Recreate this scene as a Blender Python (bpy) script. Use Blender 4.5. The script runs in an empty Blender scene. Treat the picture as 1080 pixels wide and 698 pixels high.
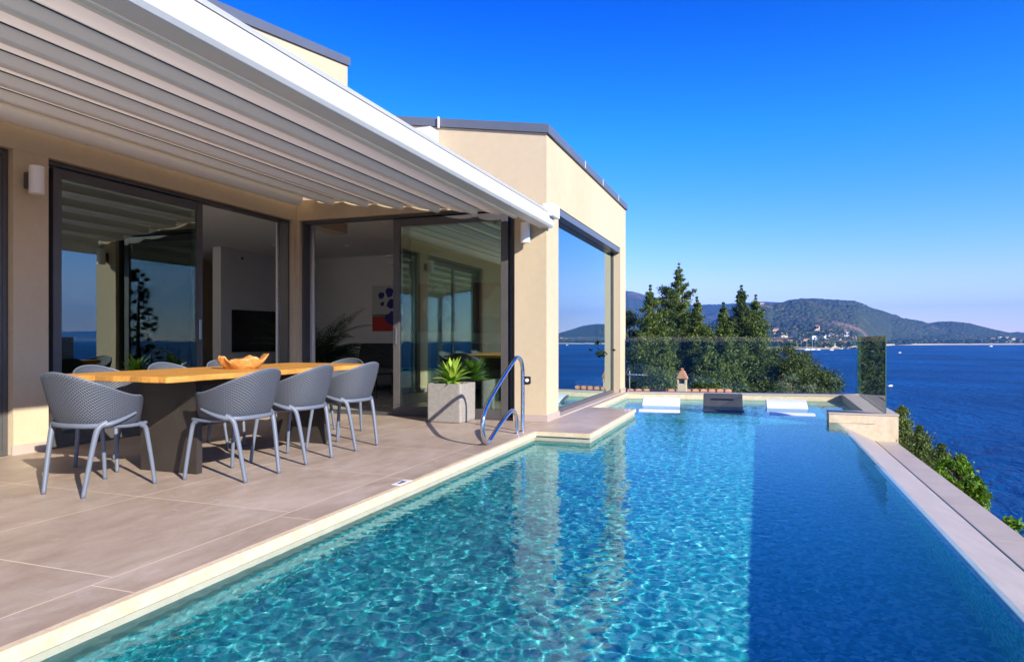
import bpy, bmesh, math, random
import numpy as np
from mathutils import Vector, Matrix
R_ = math.radians
sc = bpy.context.scene
COL = sc.collection
rnd = random.Random(7)

# ------------------------------------------------------------------ camera
TH = R_(19.925)
cam = bpy.data.cameras.new('camera')
cam.lens = 24.0; cam.sensor_width = 36.0; cam.shift_y = 9.0/1080
cam.clip_start = .05; cam.clip_end = 30000
camo = bpy.data.objects.new('camera', cam); COL.objects.link(camo)
camo.location = (0, 0, 1.0); camo.rotation_euler = (R_(90), 0, TH)
sc.camera = camo

# ------------------------------------------------------------------ sky, sun, exposure
SUN = Vector((1.0, -0.60, 0.53)).normalized()
elev = math.asin(SUN.z); azim = math.atan2(SUN.x, SUN.y)
w = bpy.data.worlds.new('World'); sc.world = w; w.use_nodes = True
nt = w.node_tree; bg = nt.nodes['Background']
sky = nt.nodes.new('ShaderNodeTexSky'); sky.sky_type = 'NISHITA'; sky.sun_disc = False
sky.sun_elevation = elev; sky.sun_rotation = azim
sky.altitude = 1500; sky.air_density = 1.0; sky.dust_density = 0.15; sky.ozone_density = 4.0
hs = nt.nodes.new('ShaderNodeHueSaturation'); hs.inputs['Saturation'].default_value = 1.3
tc = nt.nodes.new('ShaderNodeTexCoord'); sp = nt.nodes.new('ShaderNodeSeparateXYZ'); nt.links.new(tc.outputs['Generated'], sp.inputs[0])
tr = nt.nodes.new('ShaderNodeValToRGB'); nt.links.new(sp.outputs[2], tr.inputs[0])   # clear polarised autumn sky: paler at the horizon, deep azure above
el_ = tr.color_ramp.elements
for p_, c_ in ((0.0, (1.15, .90, 1.0, 1)), (.08, (1.42, .90, 1.0, 1)), (.18, (1.0, .84, 1.02, 1)), (.28, (.46, .80, 1.08, 1)), (.44, (.0, .43, 1.05, 1)), (1.0, (.01, .28, .9, 1))):
    e_ = el_[0] if p_ == 0 else el_[-1] if p_ == 1 else el_.new(p_)
    e_.position = p_; e_.color = c_
mm = nt.nodes.new('ShaderNodeMix'); mm.data_type = 'RGBA'; mm.blend_type = 'MULTIPLY'; mm.inputs[0].default_value = 1
nt.links.new(sky.outputs[0], hs.inputs['Color']); nt.links.new(hs.outputs[0], mm.inputs[6]); nt.links.new(tr.outputs[0], mm.inputs[7]); nt.links.new(mm.outputs[2], bg.inputs[0])
bg.inputs[1].default_value = 0.15
sl = bpy.data.lights.new('sun', 'SUN'); sl.energy = 5.0; sl.angle = R_(.53); sl.color = (1, .93, .82)
sl.cycles.is_caustics_light = True
so = bpy.data.objects.new('sun', sl); COL.objects.link(so)
so.rotation_euler = SUN.to_track_quat('Z', 'Y').to_euler()
sc.view_settings.view_transform = 'Standard'; sc.view_settings.look = 'None'
sc.view_settings.gamma = 1; sc.view_settings.use_curve_mapping = False
sc.view_settings.exposure = 0.95
cy = sc.cycles
cy.caustics_refractive = True; cy.caustics_reflective = False
cy.sample_clamp_indirect = 8.0; cy.max_bounces = 10; cy.transparent_max_bounces = 24
cy.transmission_bounces = 8; cy.diffuse_bounces = 8; cy.use_denoising = True; cy.blur_glossy = .5
cy.use_adaptive_sampling = True; cy.adaptive_threshold = 0.015

# ------------------------------------------------------------------ mesh helpers
def tag(o, label=None, cat=None, group=None, kind=None):
    if label: o['label'] = label
    if cat: o['category'] = cat
    if group: o['group'] = group
    if kind: o['kind'] = kind
    return o
def empty(name, loc=(0, 0, 0), rz=0, **k):
    o = bpy.data.objects.new(name, None); COL.objects.link(o); o.empty_display_size = .1
    o.location = loc; o.rotation_euler = (0, 0, rz)
    return tag(o, **k)
class MB:
    def __init__(s): s.v = []; s.f = []; s.uv = None
    def add(s, vs, fs):
        b = len(s.v); s.v += [tuple(p) for p in vs]; s.f += [tuple(b+i for i in f) for f in fs]; return s
    def box(s, x0, x1, y0, y1, z0, z1):
        vs = [(x, y, z) for z in (z0, z1) for y in (y0, y1) for x in (x0, x1)]
        return s.add(vs, [(0,2,3,1), (4,5,7,6), (0,1,5,4), (2,6,7,3), (0,4,6,2), (1,3,7,5)])
    def prism(s, pts, axis, a, b):
        """polygon pts in the two other axes, extruded a..b along axis"""
        def P(p, t): return {'x': (t, p[0], p[1]), 'y': (p[0], t, p[1]), 'z': (p[0], p[1], t)}[axis]
        n = len(pts); vs = [P(p, a) for p in pts]+[P(p, b) for p in pts]
        fs = [tuple(range(n)), tuple(range(2*n-1, n-1, -1))]+[(i, n+i, n+(i+1) % n, (i+1) % n) for i in range(n)]
        return s.add(vs, fs)
    def tube(s, pts, rad, seg=10, cap=True, closed=False, flat=1.0):
        pts = [Vector(p) for p in pts]; n = len(pts)
        if not hasattr(rad, '__len__'): rad = [rad]*n
        vs = []; up = None
        for i, p in enumerate(pts):
            if closed: t = (pts[(i+1) % n]-pts[i-1]).normalized()
            else: t = (pts[min(i+1, n-1)]-pts[max(i-1, 0)]).normalized()
            if up is None:
                up = Vector((0, 0, 1)) if abs(t.z) < .9 else Vector((1, 0, 0))
            a = t.cross(up).normalized(); b = a.cross(t).normalized(); up = b
            for k in range(seg):
                an = 2*math.pi*k/seg
                vs.append(p+a*math.cos(an)*rad[i]+b*math.sin(an)*rad[i]*flat)
        fs = []
        for i in range(n if closed else n-1):
            j = (i+1) % n
            for k in range(seg):
                l = (k+1) % seg; fs.append((i*seg+k, i*seg+l, j*seg+l, j*seg+k))
        if cap and not closed:
            fs.append(tuple(range(seg-1, -1, -1))); fs.append(tuple((n-1)*seg+k for k in range(seg)))
        return s.add(vs, fs)
    def lathe(s, prof, seg=20, c=(0, 0, 0)):
        n = len(prof); vs = []
        for r, z in prof:
            for k in range(seg):
                a = 2*math.pi*k/seg; vs.append((c[0]+r*math.cos(a), c[1]+r*math.sin(a), c[2]+z))
        fs = [(i*seg+k, i*seg+(k+1) % seg, (i+1)*seg+(k+1) % seg, (i+1)*seg+k) for i in range(n-1) for k in range(seg)]
        fs.append(tuple(range(seg-1, -1, -1))); fs.append(tuple((n-1)*seg+k for k in range(seg)))
        return s.add(vs, fs)
    def build(s, name, mat, parent=None, smooth=False, bevel=0, recalc=True, mats=None, fm=None):
        me = bpy.data.meshes.new(name); me.from_pydata(s.v, [], s.f)
        if bevel or recalc:
            bm = bmesh.new(); bm.from_mesh(me)
            if recalc: bmesh.ops.recalc_face_normals(bm, faces=bm.faces)
            if bevel: bmesh.ops.bevel(bm, geom=[e for e in bm.edges if len(e.link_faces) == 2 and e.calc_face_angle(0) > .6],
                                      offset=bevel, segments=2, affect='EDGES', clamp_overlap=True)
            bm.to_mesh(me); bm.free()
        if mats:
            for m in mats: me.materials.append(m)
            if fm is not None: me.polygons.foreach_set('material_index', fm)
        else: me.materials.append(mat)
        if smooth:
            me.polygons.foreach_set('use_smooth', [True]*len(me.polygons))
            if smooth != 'all': me.set_sharp_from_angle(angle=R_(35))
        me.update()
        o = bpy.data.objects.new(name, me); COL.objects.link(o)
        if parent: o.parent = parent
        return o
def box(name, mat, parent, *a, bevel=0): return MB().box(*a).build(name, mat, parent, bevel=bevel)
def npmesh(name, V, F, mat, parent=None, smooth=False):
    """V (n,3) array, F (m,4) int array"""
    me = bpy.data.meshes.new(name); V = np.asarray(V, 'f4'); F = np.asarray(F, 'i4')
    k = F.shape[1]
    me.vertices.add(len(V)); me.vertices.foreach_set('co', V.ravel())
    me.loops.add(F.size); me.loops.foreach_set('vertex_index', F.ravel())
    me.polygons.add(len(F)); me.polygons.foreach_set('loop_start', np.arange(len(F), dtype='i4')*k)
    if smooth: me.polygons.foreach_set('use_smooth', np.ones(len(F), bool))
    me.materials.append(mat); me.update(calc_edges=True)
    o = bpy.data.objects.new(name, me); COL.objects.link(o)
    if parent: o.parent = parent
    return o
def gridmesh(name, X, Y, Z, mat, parent=None, smooth=True):
    n, m = X.shape; V = np.stack([X, Y, Z], -1).reshape(-1, 3)
    i = np.arange(n*m).reshape(n, m)
    F = np.stack([i[:-1, :-1], i[1:, :-1], i[1:, 1:], i[:-1, 1:]], -1).reshape(-1, 4)
    return npmesh(name, V, F, mat, parent, smooth)
def copy_tree(o, parent=None):
    c = o.copy(); COL.objects.link(c)
    if parent: c.parent = parent
    for ch in list(o.children): copy_tree(ch, c)
    return c

# ------------------------------------------------------------------ material helpers
class NT:
    def __init__(s, name):
        s.m = bpy.data.materials.new(name); s.m.use_nodes = True; s.t = s.m.node_tree
        s.p = s.t.nodes['Principled BSDF']; s.out = s.t.nodes['Material Output']
    def n(s, typ, **k):
        nd = s.t.nodes.new('ShaderNode'+typ)
        for a, b in k.items(): setattr(nd, a, b)
        return nd
    def l(s, a, b): s.t.links.new(a, b)
    def math(s, op, a, b=None, c=None):
        nd = s.n('Math', operation=op)
        for i, x in enumerate((a, b, c)):
            if x is None: continue
            if hasattr(x, 'links'): s.l(x, nd.inputs[i])
            else: nd.inputs[i].default_value = x
        return nd.outputs[0]
    def pos(s): return s.n('NewGeometry').outputs['Position']
    def obj(s): return s.n('TexCoord').outputs['Object']
    def noise(s, vec, scale, detail=5, rough=.55, dist=0, mapscale=None):
        nd = s.n('TexNoise'); nd.inputs['Scale'].default_value = scale; nd.inputs['Detail'].default_value = detail
        nd.inputs['Roughness'].default_value = rough; nd.inputs['Distortion'].default_value = dist
        if mapscale:
            mp = s.n('Mapping'); mp.inputs['Scale'].default_value = mapscale; s.l(vec, mp.inputs[0]); vec = mp.outputs[0]
        s.l(vec, nd.inputs['Vector']); return nd.outputs['Fac']
    def ramp(s, fac, stops):
        nd = s.n('ValToRGB'); cr = nd.color_ramp
        while len(cr.elements) < len(stops): cr.elements.new(.5)
        for e, (p, c) in zip(cr.elements, stops): e.position = p; e.color = (*c, 1) if len(c) == 3 else c
        s.l(fac, nd.inputs[0]); return nd.outputs[0]
    def mix(s, fac, a, b):
        nd = s.n('Mix', data_type='RGBA')
        for i, x in ((0, fac), (6, a), (7, b)):
            if hasattr(x, 'links'): s.l(x, nd.inputs[i])
            else: nd.inputs[i].default_value = x if i == 0 else ((*x, 1) if len(x) == 3 else x)
        return nd.outputs[2]
    def bump(s, h, strength=.3, dist=.01, normal=None):
        nd = s.n('Bump'); nd.inputs['Strength'].default_value = strength; nd.inputs['Distance'].default_value = dist
        s.l(h, nd.inputs['Height'])
        if normal: s.l(normal, nd.inputs['Normal'])
        s.l(nd.outputs[0], s.p.inputs['Normal']); return nd.outputs[0]
    def set(s, col=None, rough=.6, metal=0, spec=.5):
        if col is not None:
            if hasattr(col, 'links'): s.l(col, s.p.inputs['Base Color'])
            else: s.p.inputs['Base Color'].default_value = (*col, 1)
        if hasattr(rough, 'links'): s.l(rough, s.p.inputs['Roughness'])
        else: s.p.inputs['Roughness'].default_value = rough
        s.p.inputs['Metallic'].default_value = metal; s.p.inputs['Specular IOR Level'].default_value = spec
        return s
def mottled(name, c0, c1, scale=4, rough=.7, bump=.15, bscale=80, bdist=.004, spec=.4, metal=0, detail=6, world=False, mapscale=None, fine=.25):
    t = NT(name); v = t.pos() if world else t.obj()
    f = t.noise(v, scale, detail, .6, 0, mapscale)
    c = t.ramp(f, [(.3, c0), (.7, c1)])
    g = t.noise(v, bscale, 4, .6)
    c = t.mix(t.math('MULTIPLY', g, fine), c, tuple(x*.55 for x in c0))
    t.set(c, t.math('MULTIPLY_ADD', f, .15, rough-.07), metal, spec)
    if bump: t.bump(g, bump, bdist)
    return t.m

M = {}
M['render'] = mottled('render_tan', (.54,.44,.295), (.58,.475,.325), 1.2, .85, .25, 220, .003, .2, world=True, fine=.12)
def render_mat():
    t = NT('tan_render'); P = t.pos()
    a = t.noise(P, .55, 6, .65, .5, (1, 1, .45)); b_ = t.noise(P, 9, 5, .7); c_ = t.noise(P, 90, 3, .6)
    f = t.math('ADD', t.math('MULTIPLY', a, .65), t.math('MULTIPLY', b_, .35))
    c = t.ramp(f, [(.34, (.50,.405,.268)), (.5, (.555,.455,.308)), (.66, (.59,.49,.345))])
    c = t.mix(t.math('MULTIPLY', c_, .22), c, (.42,.33,.21))
    t.set(c, .88, 0, .2); t.bump(t.math('ADD', c_, t.math('MULTIPLY', b_, .8)), .35, .006); return t.m
M['render'] = render_mat()
M['skirt'] = mottled('skirting_stone', (.42,.34,.29), (.47,.39,.34), 6, .55, .1, 60, .003)
M['white'] = mottled('white_powder_coat', (.66,.66,.645), (.70,.70,.685), 3, .38, .03, 200, .001, .5, fine=.04)
M['awning'] = mottled('awning_fabric', (.80,.78,.72), (.84,.82,.76), 3, .6, .06, 120, .002, .3, fine=.08)
def cloth_mat():
    t = NT('awning_cloth'); c = t.ramp(t.noise(t.obj(), 3, 5), [(.3, (.80,.755,.66)), (.7, (.84,.795,.70))]); t.set(c, .6, 0, .3)
    tl = t.n('BsdfTranslucent'); tl.inputs[0].default_value = (.88,.82,.72,1); mx = t.n('MixShader'); mx.inputs[0].default_value = .60
    t.l(t.p.outputs[0], mx.inputs[1]); t.l(tl.outputs[0], mx.inputs[2]); t.l(mx.outputs[0], t.out.inputs[0]); return t.m
M['awning'] = cloth_mat()
M['batten'] = mottled('batten_coat', (.82,.81,.745), (.85,.84,.775), 4, .42, .03, 200, .001, .5, fine=.04)
M['groove_shade'] = NT('groove_shade_dark').set((.03,.04,.04), .6).m
M['frame'] = mottled('anthracite_frame', (.075,.071,.069), (.09,.086,.083), 5, .38, .05, 400, .0008, .5, fine=.1)
M['gasket'] = NT('black_gasket').set((.012,.012,.013), .5).m
M['fascia'] = mottled('fascia_metal', (.10,.115,.15), (.12,.135,.17), 2, .35, .02, 100, .001, .6, fine=.05)
M['travert'] = mottled('cream_stone', (.60,.47,.29), (.74,.63,.45), 14, .75, .4, 70, .006, .3, world=True, fine=.3)
M['plaster'] = mottled('pebble_plaster', (.35,.30,.26), (.45,.39,.34), 5, .5, .5, 160, .004, .4, world=True, fine=.5)
M['bandplaster'] = mottled('band_plaster', (.36,.36,.27), (.45,.45,.35), 5, .7, .4, 160, .003, .3, world=True, fine=.3)
M['copestone'] = mottled('coping_stone', (.44,.365,.29), (.52,.44,.355), 3, .6, .1, 90, .003, .4, world=True, fine=.15)
M['brass'] = NT('brass_strip').set((.35,.24,.08), .35, .9).m
M['int_wall'] = mottled('interior_wall', (.84,.83,.79), (.88,.87,.83), 2, .85, .05, 100, .001, .2, fine=.05)
M['int_dark'] = NT('dark_joinery').set((.03,.028,.027), .5).m
M['ceiling'] = NT('ceiling_paint').set((.82,.80,.77), .8).m
M['int_floor'] = mottled('interior_tile', (.46,.42,.37), (.52,.48,.42), 3, .25, .02, 80, .001, .5, fine=.1)
M['steel'] = NT('polished_steel').set((.72,.72,.74), .09, 1.0).m
M['brushed'] = NT('brushed_steel').set((.6,.6,.6), .3, 1.0).m
M['black'] = NT('satin_black').set((.012,.012,.013), .4).m
M['tvblack'] = NT('screen_black').set((.004,.004,.005), .22).m
M['sofa_grey'] = mottled('sofa_fabric', (.22,.21,.20), (.27,.26,.25), 12, .95, .3, 300, .002, .1)  # grey upholstery of both sofas
M['cushion'] = mottled('cushion_fabric', (.06,.065,.07), (.08,.085,.09), 12, .95, .3, 300, .002, .1)
M['curtain'] = mottled('curtain_cloth', (.72,.72,.73), (.78,.78,.78), 5, .9, .1, 200, .002, .1, fine=.1)
M['concrete'] = mottled('planter_concrete', (.26,.242,.215), (.35,.33,.30), 22, .9, .6, 120, .006, .2, fine=.4)
M['soil'] = mottled('soil', (.05,.035,.02), (.09,.06,.035), 30, .95, .8, 60, .02, .1)
M['terracotta'] = mottled('terracotta', (.42,.20,.11), (.55,.30,.17), 6, .85, .3, 60, .004, .2, fine=.3)
M['lounge_white'] = mottled('white_resin', (.82,.82,.82), (.86,.86,.86), 4, .4, .03, 100, .001, .5, fine=.03)
M['lounge_grey'] = mottled('charcoal_resin', (.035,.04,.05), (.05,.055,.065), 4, .45, .03, 100, .001, .5, fine=.1)
M['lamp_white'] = NT('lamp_white').set((.82,.81,.80), .4).m
M['bark'] = mottled('bark', (.10,.075,.05), (.17,.13,.09), 8, .95, .8, 25, .03, .1)
M['legmetal'] = mottled('bronze_table_metal', (.030,.024,.020), (.042,.034,.028), 4, .45, .05, 90, .001, .5, fine=.1)
M['sand'] = mottled('beach_sand', (.55,.45,.33), (.62,.53,.4), .05, .9, 0, 1, spec=.1, world=True)
M['house_white'] = NT('house_white').set((.80,.78,.74), .8).m
M['house_cream'] = NT('house_cream').set((.70,.55,.38), .8).m
M['house_pink'] = NT('house_pink').set((.62,.42,.32), .8).m
M['house_roof'] = NT('house_roof').set((.48,.18,.08), .85).m
M['house_dark'] = NT('house_window').set((.06,.06,.07), .4).m
M['canvas'] = NT('canvas_white').set((.62,.62,.60), .9).m

def tile_mat():
    t = NT('patio_tiles'); P = t.pos(); sep = t.n('SeparateXYZ'); t.l(P, sep.inputs[0])
    x, y = sep.outputs[0], sep.outputs[1]
    S = 1.155
    def line(coord, off, w):
        d = t.math('PINGPONG', t.math('SUBTRACT', coord, off), S/2)
        return t.math('LESS_THAN', d, w)
    lx = line(x, -2.56, .0042)
    strip = t.math('GREATER_THAN', x, -2.56)
    ya = line(y, 2.13, .0042); yb = line(y, 2.03, .0042)
    plat = t.math('GREATER_THAN', x, -2.329)
    joint = t.math('MAXIMUM', lx, t.math('ADD', t.math('MULTIPLY', yb, strip), t.math('MULTIPLY', ya, t.math('SUBTRACT', 1, strip))))
    joint = t.math('MULTIPLY', joint, t.math('SUBTRACT', 1, t.math('MULTIPLY', plat, t.math('SUBTRACT', 1, line(y, 8.6, .003)))))
    # tone per tile
    ix = t.math('FLOOR', t.math('DIVIDE', t.math('SUBTRACT', x, -2.56), S)); iy = t.math('FLOOR', t.math('DIVIDE', t.math('SUBTRACT', y, 2.13), S))
    cv = t.n('CombineXYZ'); t.l(ix, cv.inputs[0]); t.l(iy, cv.inputs[1])
    wn = t.n('TexWhiteNoise', noise_dimensions='3D'); t.l(cv.outputs[0], wn.inputs[0])
    big = t.noise(P, 1.6, 7, .62, .4, (1, .6, 1)); streak = t.noise(P, 5, 8, .7, .8, (1.6, .5, 1)); fine = t.noise(P, 60, 4, .6)
    f = t.math('ADD', t.math('MULTIPLY', big, .6), t.math('MULTIPLY', streak, .4))
    c = t.ramp(f, [(.36, (.34,.253,.19)), (.5, (.435,.34,.264)), (.64, (.54,.45,.37))])
    c = t.mix(t.math('MULTIPLY', fine, .30), c, (.24,.175,.14))
    # lime smudges
    sm = t.ramp(t.noise(P, 3.4, 9, .75, 1.2), [(.56, (0,0,0)), (.70, (1,1,1))])
    c = t.mix(t.math('MULTIPLY', sm, .42), c, (.55,.50,.48))
    hv = t.n('HueSaturation'); t.l(t.math('MULTIPLY_ADD', wn.outputs[0], .13, .95), hv.inputs['Value']); t.l(c, hv.inputs['Color'])
    c = t.mix(joint, hv.outputs[0], (.68,.54,.40))
    t.set(c, t.math('MULTIPLY_ADD', streak, .3, .30), 0, .42)
    h = t.math('SUBTRACT', t.math('MULTIPLY', fine, .3), joint); t.bump(h, .15, .002)
    return t.m
M['tile'] = tile_mat()

def pool_tile():
    """small pebbly stone mosaic, greenish grey"""
    t = NT('pool_mosaic'); P = t.pos()
    v = t.n('TexVoronoi'); v.inputs['Scale'].default_value = 38; t.l(P, v.inputs['Vector'])
    n = t.noise(P, 1.2, 5)
    v.inputs['Scale'].default_value = 46; v2 = t.n('TexVoronoi'); v2.inputs['Scale'].default_value = 46; v2.feature = 'DISTANCE_TO_EDGE'; t.l(P, v2.inputs['Vector'])
    c = t.ramp(v.outputs['Color'], [(.15, (.025,.40,.36)), (.5, (.08,.66,.60)), (.85, (.48,.92,.80))])
    c = t.mix(t.math('MULTIPLY', n, .3), c, (.06,.46,.50))
    t.set(c, .6, 0, .3); return t.m
M['mosaic'] = pool_tile()

def glass_mat(name, tint, base, ior=1.8, rcol=(1,1,1)):
    t = NT(name); t.t.nodes.remove(t.p)
    tr = t.n('BsdfTransparent'); tr.inputs[0].default_value = (*tint, 1)
    gl = t.n('BsdfGlossy'); gl.inputs['Roughness'].default_value = 0.0; gl.inputs[0].default_value = (*rcol, 1)
    nz = t.n('TexNoise'); nz.inputs['Scale'].default_value = 1.3; nz.inputs['Detail'].default_value = 1
    t.l(t.pos(), nz.inputs['Vector']); b = t.n('Bump'); b.inputs['Strength'].default_value = .02; b.inputs['Distance'].default_value = .02
    t.l(nz.outputs[0], b.inputs['Height']); t.l(b.outputs[0], gl.inputs['Normal'])
    fr = t.n('Fresnel'); fr.inputs[0].default_value = ior
    fac = t.math('MINIMUM', t.math('ADD', fr.outputs[0], base), 1)
    mx = t.n('MixShader'); t.l(fac, mx.inputs[0]); t.l(tr.outputs[0], mx.inputs[1]); t.l(gl.outputs[0], mx.inputs[2])
    t.l(mx.outputs[0], t.out.inputs[0]); return t.m
M['glass'] = glass_mat('solar_glass', (.82,.90,.84), .17, 1.7, (.80,.96,.90))
M['glass_window'] = glass_mat('window_glass', (.72,.82,.80), .48, 1.7, (.84,1.0,1.0))
M['glass_clear'] = glass_mat('balustrade_glass', (.965,.985,.98), -.01, 1.42)
M['glass_edge'] = NT('glass_edge').set((.05,.14,.12), .15).m

def water_mat():
    t = NT('pool_water'); t.t.nodes.remove(t.p)
    g = t.n('BsdfGlass'); g.inputs['IOR'].default_value = 1.33; g.inputs['Roughness'].default_value = 0
    g.inputs['Color'].default_value = (.64,.90,.97,1)
    P = t.pos(); sx = t.n('SeparateXYZ'); t.l(P, sx.inputs[0])
    a = t.noise(P, 11, 3, .6, .6, (1, 1.4, 1)); b_ = t.noise(P, 1.6, 3, .5, .4, (.5, 2.2, 1)); c = t.noise(P, 22, 2, .5, .3, (.6, 1.5, 1))
    mr = t.n('MapRange'); mr.inputs[1].default_value = -.6; mr.inputs[2].default_value = .3; mr.inputs[3].default_value = 1; mr.inputs[4].default_value = .28; t.l(sx.outputs[0], mr.inputs[0])
    h = t.math('ADD', t.math('ADD', t.math('MULTIPLY', a, .5), t.math('MULTIPLY', c, .12)), t.math('MULTIPLY', b_, .9))
    bp_ = t.n('Bump'); bp_.inputs['Strength'].default_value = 1; bp_.inputs['Distance'].default_value = .002
    t.l(t.math('MULTIPLY', h, mr.outputs[0]), bp_.inputs['Height']); t.l(bp_.outputs[0], g.inputs['Normal'])
    t.l(g.outputs[0], t.out.inputs[0]); return t.m
M['water'] = water_mat()

def sea_mat():
    t = NT('sea_water'); P = t.pos()
    n0 = t.noise(P, .012, 3, .5, .5, (1, 1, 1)); 
    n1 = t.noise(P, .16, 4, .6, .6, (1, .55, 1)); n2 = t.noise(P, .7, 5, .65, .8, (1, .6, 1)); n3 = t.noise(P, .03, 3, .5, .4)
    c = t.ramp(n0, [(.35, (.0,.042,.155)), (.65, (.0,.080,.265))])
    t.t.nodes.remove(t.p); df = t.n('BsdfDiffuse'); t.l(c, df.inputs[0])
    gl = t.n('BsdfGlossy'); gl.inputs['Roughness'].default_value = .22
    h = t.math('ADD', t.math('ADD', t.math('MULTIPLY', n1, 1.6), t.math('MULTIPLY', n2, .55)), t.math('MULTIPLY', n3, 1.5))
    b = t.n('Bump'); b.inputs['Strength'].default_value = .9; b.inputs['Distance'].default_value = 1.0; t.l(h, b.inputs['Height'])
    for nd in (df, gl): t.l(b.outputs[0], nd.inputs['Normal'])
    lw = t.n('LayerWeight'); lw.inputs[0].default_value = .12; t.l(b.outputs[0], lw.inputs['Normal'])
    mx = t.n('MixShader'); t.l(t.math('MULTIPLY_ADD', lw.outputs['Fresnel'], .22, .02), mx.inputs[0]); t.l(df.outputs[0], mx.inputs[1]); t.l(gl.outputs[0], mx.inputs[2])
    t.l(mx.outputs[0], t.out.inputs[0]); return t.m
M['sea'] = sea_mat()

def leaf_mat(name, stops, rough=.5, scale=.8, trans=.25):
    t = NT(name)
    isl = t.n('NewGeometry').outputs['Random Per Island']
    n = t.noise(t.pos(), scale, 3)
    f = t.math('ADD', t.math('MULTIPLY', isl, .6), t.math('MULTIPLY', n, .4))
    c = t.ramp(f, stops); t.set(c, rough, 0, .3)
    tl = t.n('BsdfTranslucent'); t.l(c, tl.inputs[0]); mx = t.n('MixShader'); mx.inputs[0].default_value = trans
    t.l(t.p.outputs[0], mx.inputs[1]); t.l(tl.outputs[0], mx.inputs[2]); t.l(mx.outputs[0], t.out.inputs[0]); return t.m
M['conifer'] = leaf_mat('conifer_needles', [(.15, (.024,.055,.010)), (.5, (.075,.125,.020)), (.85, (.20,.25,.04))])
M['conifer_dark'] = leaf_mat('dark_needles', [(.15, (.018,.040,.010)), (.5, (.045,.082,.018)), (.85, (.09,.13,.03))])
M['oak'] = leaf_mat('oak_leaves', [(.15, (.025,.050,.010)), (.5, (.058,.092,.018)), (.85, (.12,.16,.035))])
M['olive'] = leaf_mat('olive_leaves', [(.15, (.08,.11,.05)), (.5, (.15,.19,.09)), (.85, (.24,.28,.14))])
M['bright'] = leaf_mat('bright_leaves', [(.15, (.05,.12,.008)), (.5, (.10,.21,.012)), (.85, (.18,.32,.02))])
M['juniper'] = leaf_mat('juniper_needles', [(.15, (.05,.085,.02)), (.5, (.10,.15,.035)), (.85, (.18,.24,.06))])
M['palm'] = leaf_mat('palm_leaves', [(.15, (.015,.035,.012)), (.5, (.03,.06,.02)), (.85, (.05,.09,.03))])

# ================================================================== SETTING
ZS = -12.0
# ---- sea
tag(box('sea', M['sea'], None, -5500, 7200, -4200, 7600, ZS-3, ZS), kind='structure')

# ---- far hills
def fbm(x, y, seed, octs=5, base=1.0):
    rs = np.random.RandomState(seed); out = np.zeros_like(x); a = 1.0; f = base
    for o in range(octs):
        for k in range(4):
            th = rs.rand()*2*np.pi; ph = rs.rand()*2*np.pi; s = f*(.7+.6*rs.rand())
            out += a*.35*np.sin((x*np.cos(th)+y*np.sin(th))*s+ph+1.3*np.sin((x*np.sin(th)-y*np.cos(th))*s*.6+ph*2))
        a *= .52; f *= 2.1
    return out
def hill_mat(name, dark, mid, bare, tint):
    t = NT(name); P = t.pos()
    v = t.n('TexVoronoi'); v.inputs['Scale'].default_value = .11; t.l(P, v.inputs['Vector'])
    big = t.noise(P, .004, 6, .65, .6); fine = t.noise(P, .05, 5, .7)
    c = t.ramp(t.math('ADD', t.math('MULTIPLY', v.outputs['Distance'], .09), t.math('MULTIPLY', fine, .55)), [(.25, mid), (.62, dark)])
    b = t.ramp(t.math('ADD', t.math('MULTIPLY', big, .7), t.math('MULTIPLY', fine, .35)), [(.58, (0,0,0)), (.66, (1,1,1))])
    c = t.mix(t.math('MULTIPLY', b, .75), c, bare)
    t.set(c, .95, 0, .05); h = t.math('MULTIPLY', t.math('SUBTRACT', 1, v.outputs['Distance']), 1.0)
    t.bump(t.math('ADD', h, fine), 1.0, 5.0); return t.m
M['hill'] = hill_mat('scrub_hill', (.024,.040,.026), (.060,.078,.050), (.28,.19,.13), None)
def ridge(name, prof, F0, F1, F2, seed, amp, mat, n=420, m=110, shore=None):
    """prof: (pixel x in a 1080 px wide view, height above horizon in px at depth F1)"""
    px = np.linspace(prof[0][0], prof[-1][0], n); hp = np.interp(px, [p[0] for p in prof], [p[1] for p in prof])
    t = (px-540)/720
    H = hp/720*F1+1-ZS
    s = np.linspace(0, 1.6, m)
    T, S = np.meshgrid(t, s, indexing='ij'); HH = np.repeat(H[:, None], m, 1)
    F0a = np.full(n, F0, float) if shore is None else np.interp(px, [p[0] for p in shore], [p[1] for p in shore])
    F0g = np.repeat(F0a[:, None], m, 1)
    F = np.where(S <= 1, F0g+(F1-F0g)*S, F1+(F2-F1)*(S-1)/.6)
    X = T*F*math.cos(TH)-F*math.sin(TH); Y = T*F*math.sin(TH)+F*math.cos(TH)
    prof_s = np.where(S <= 1, np.sin(np.clip(S, 0, 1)*np.pi/2)**1.5*.97+.03*S, 1-((S-1)/.6)**2*.8)
    nz = fbm(X, Y, seed, 6, 2*np.pi/700)*amp*np.clip(S*2.5, 0, 1)
    fade = np.clip(1.2-abs(S-1)*2.5, 0, 1)           # keep the crest on its profile
    Z = ZS+2+HH*prof_s+nz*(1-.78*fade)+fbm(X, Y, seed+9, 3, 2*np.pi/40)*amp*.07*np.clip(S*6, 0, 1)
    return tag(gridmesh(name, X, Y, Z, mat), kind='structure')
ridge('hills', [(560,18),(600,30),(640,46),(662,50),(690,42),(712,34),(735,36),(760,36),(800,37),(850,34),(900,20),(950,4)], 2500, 4000, 4900, 3, 24, M['hill'])
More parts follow.
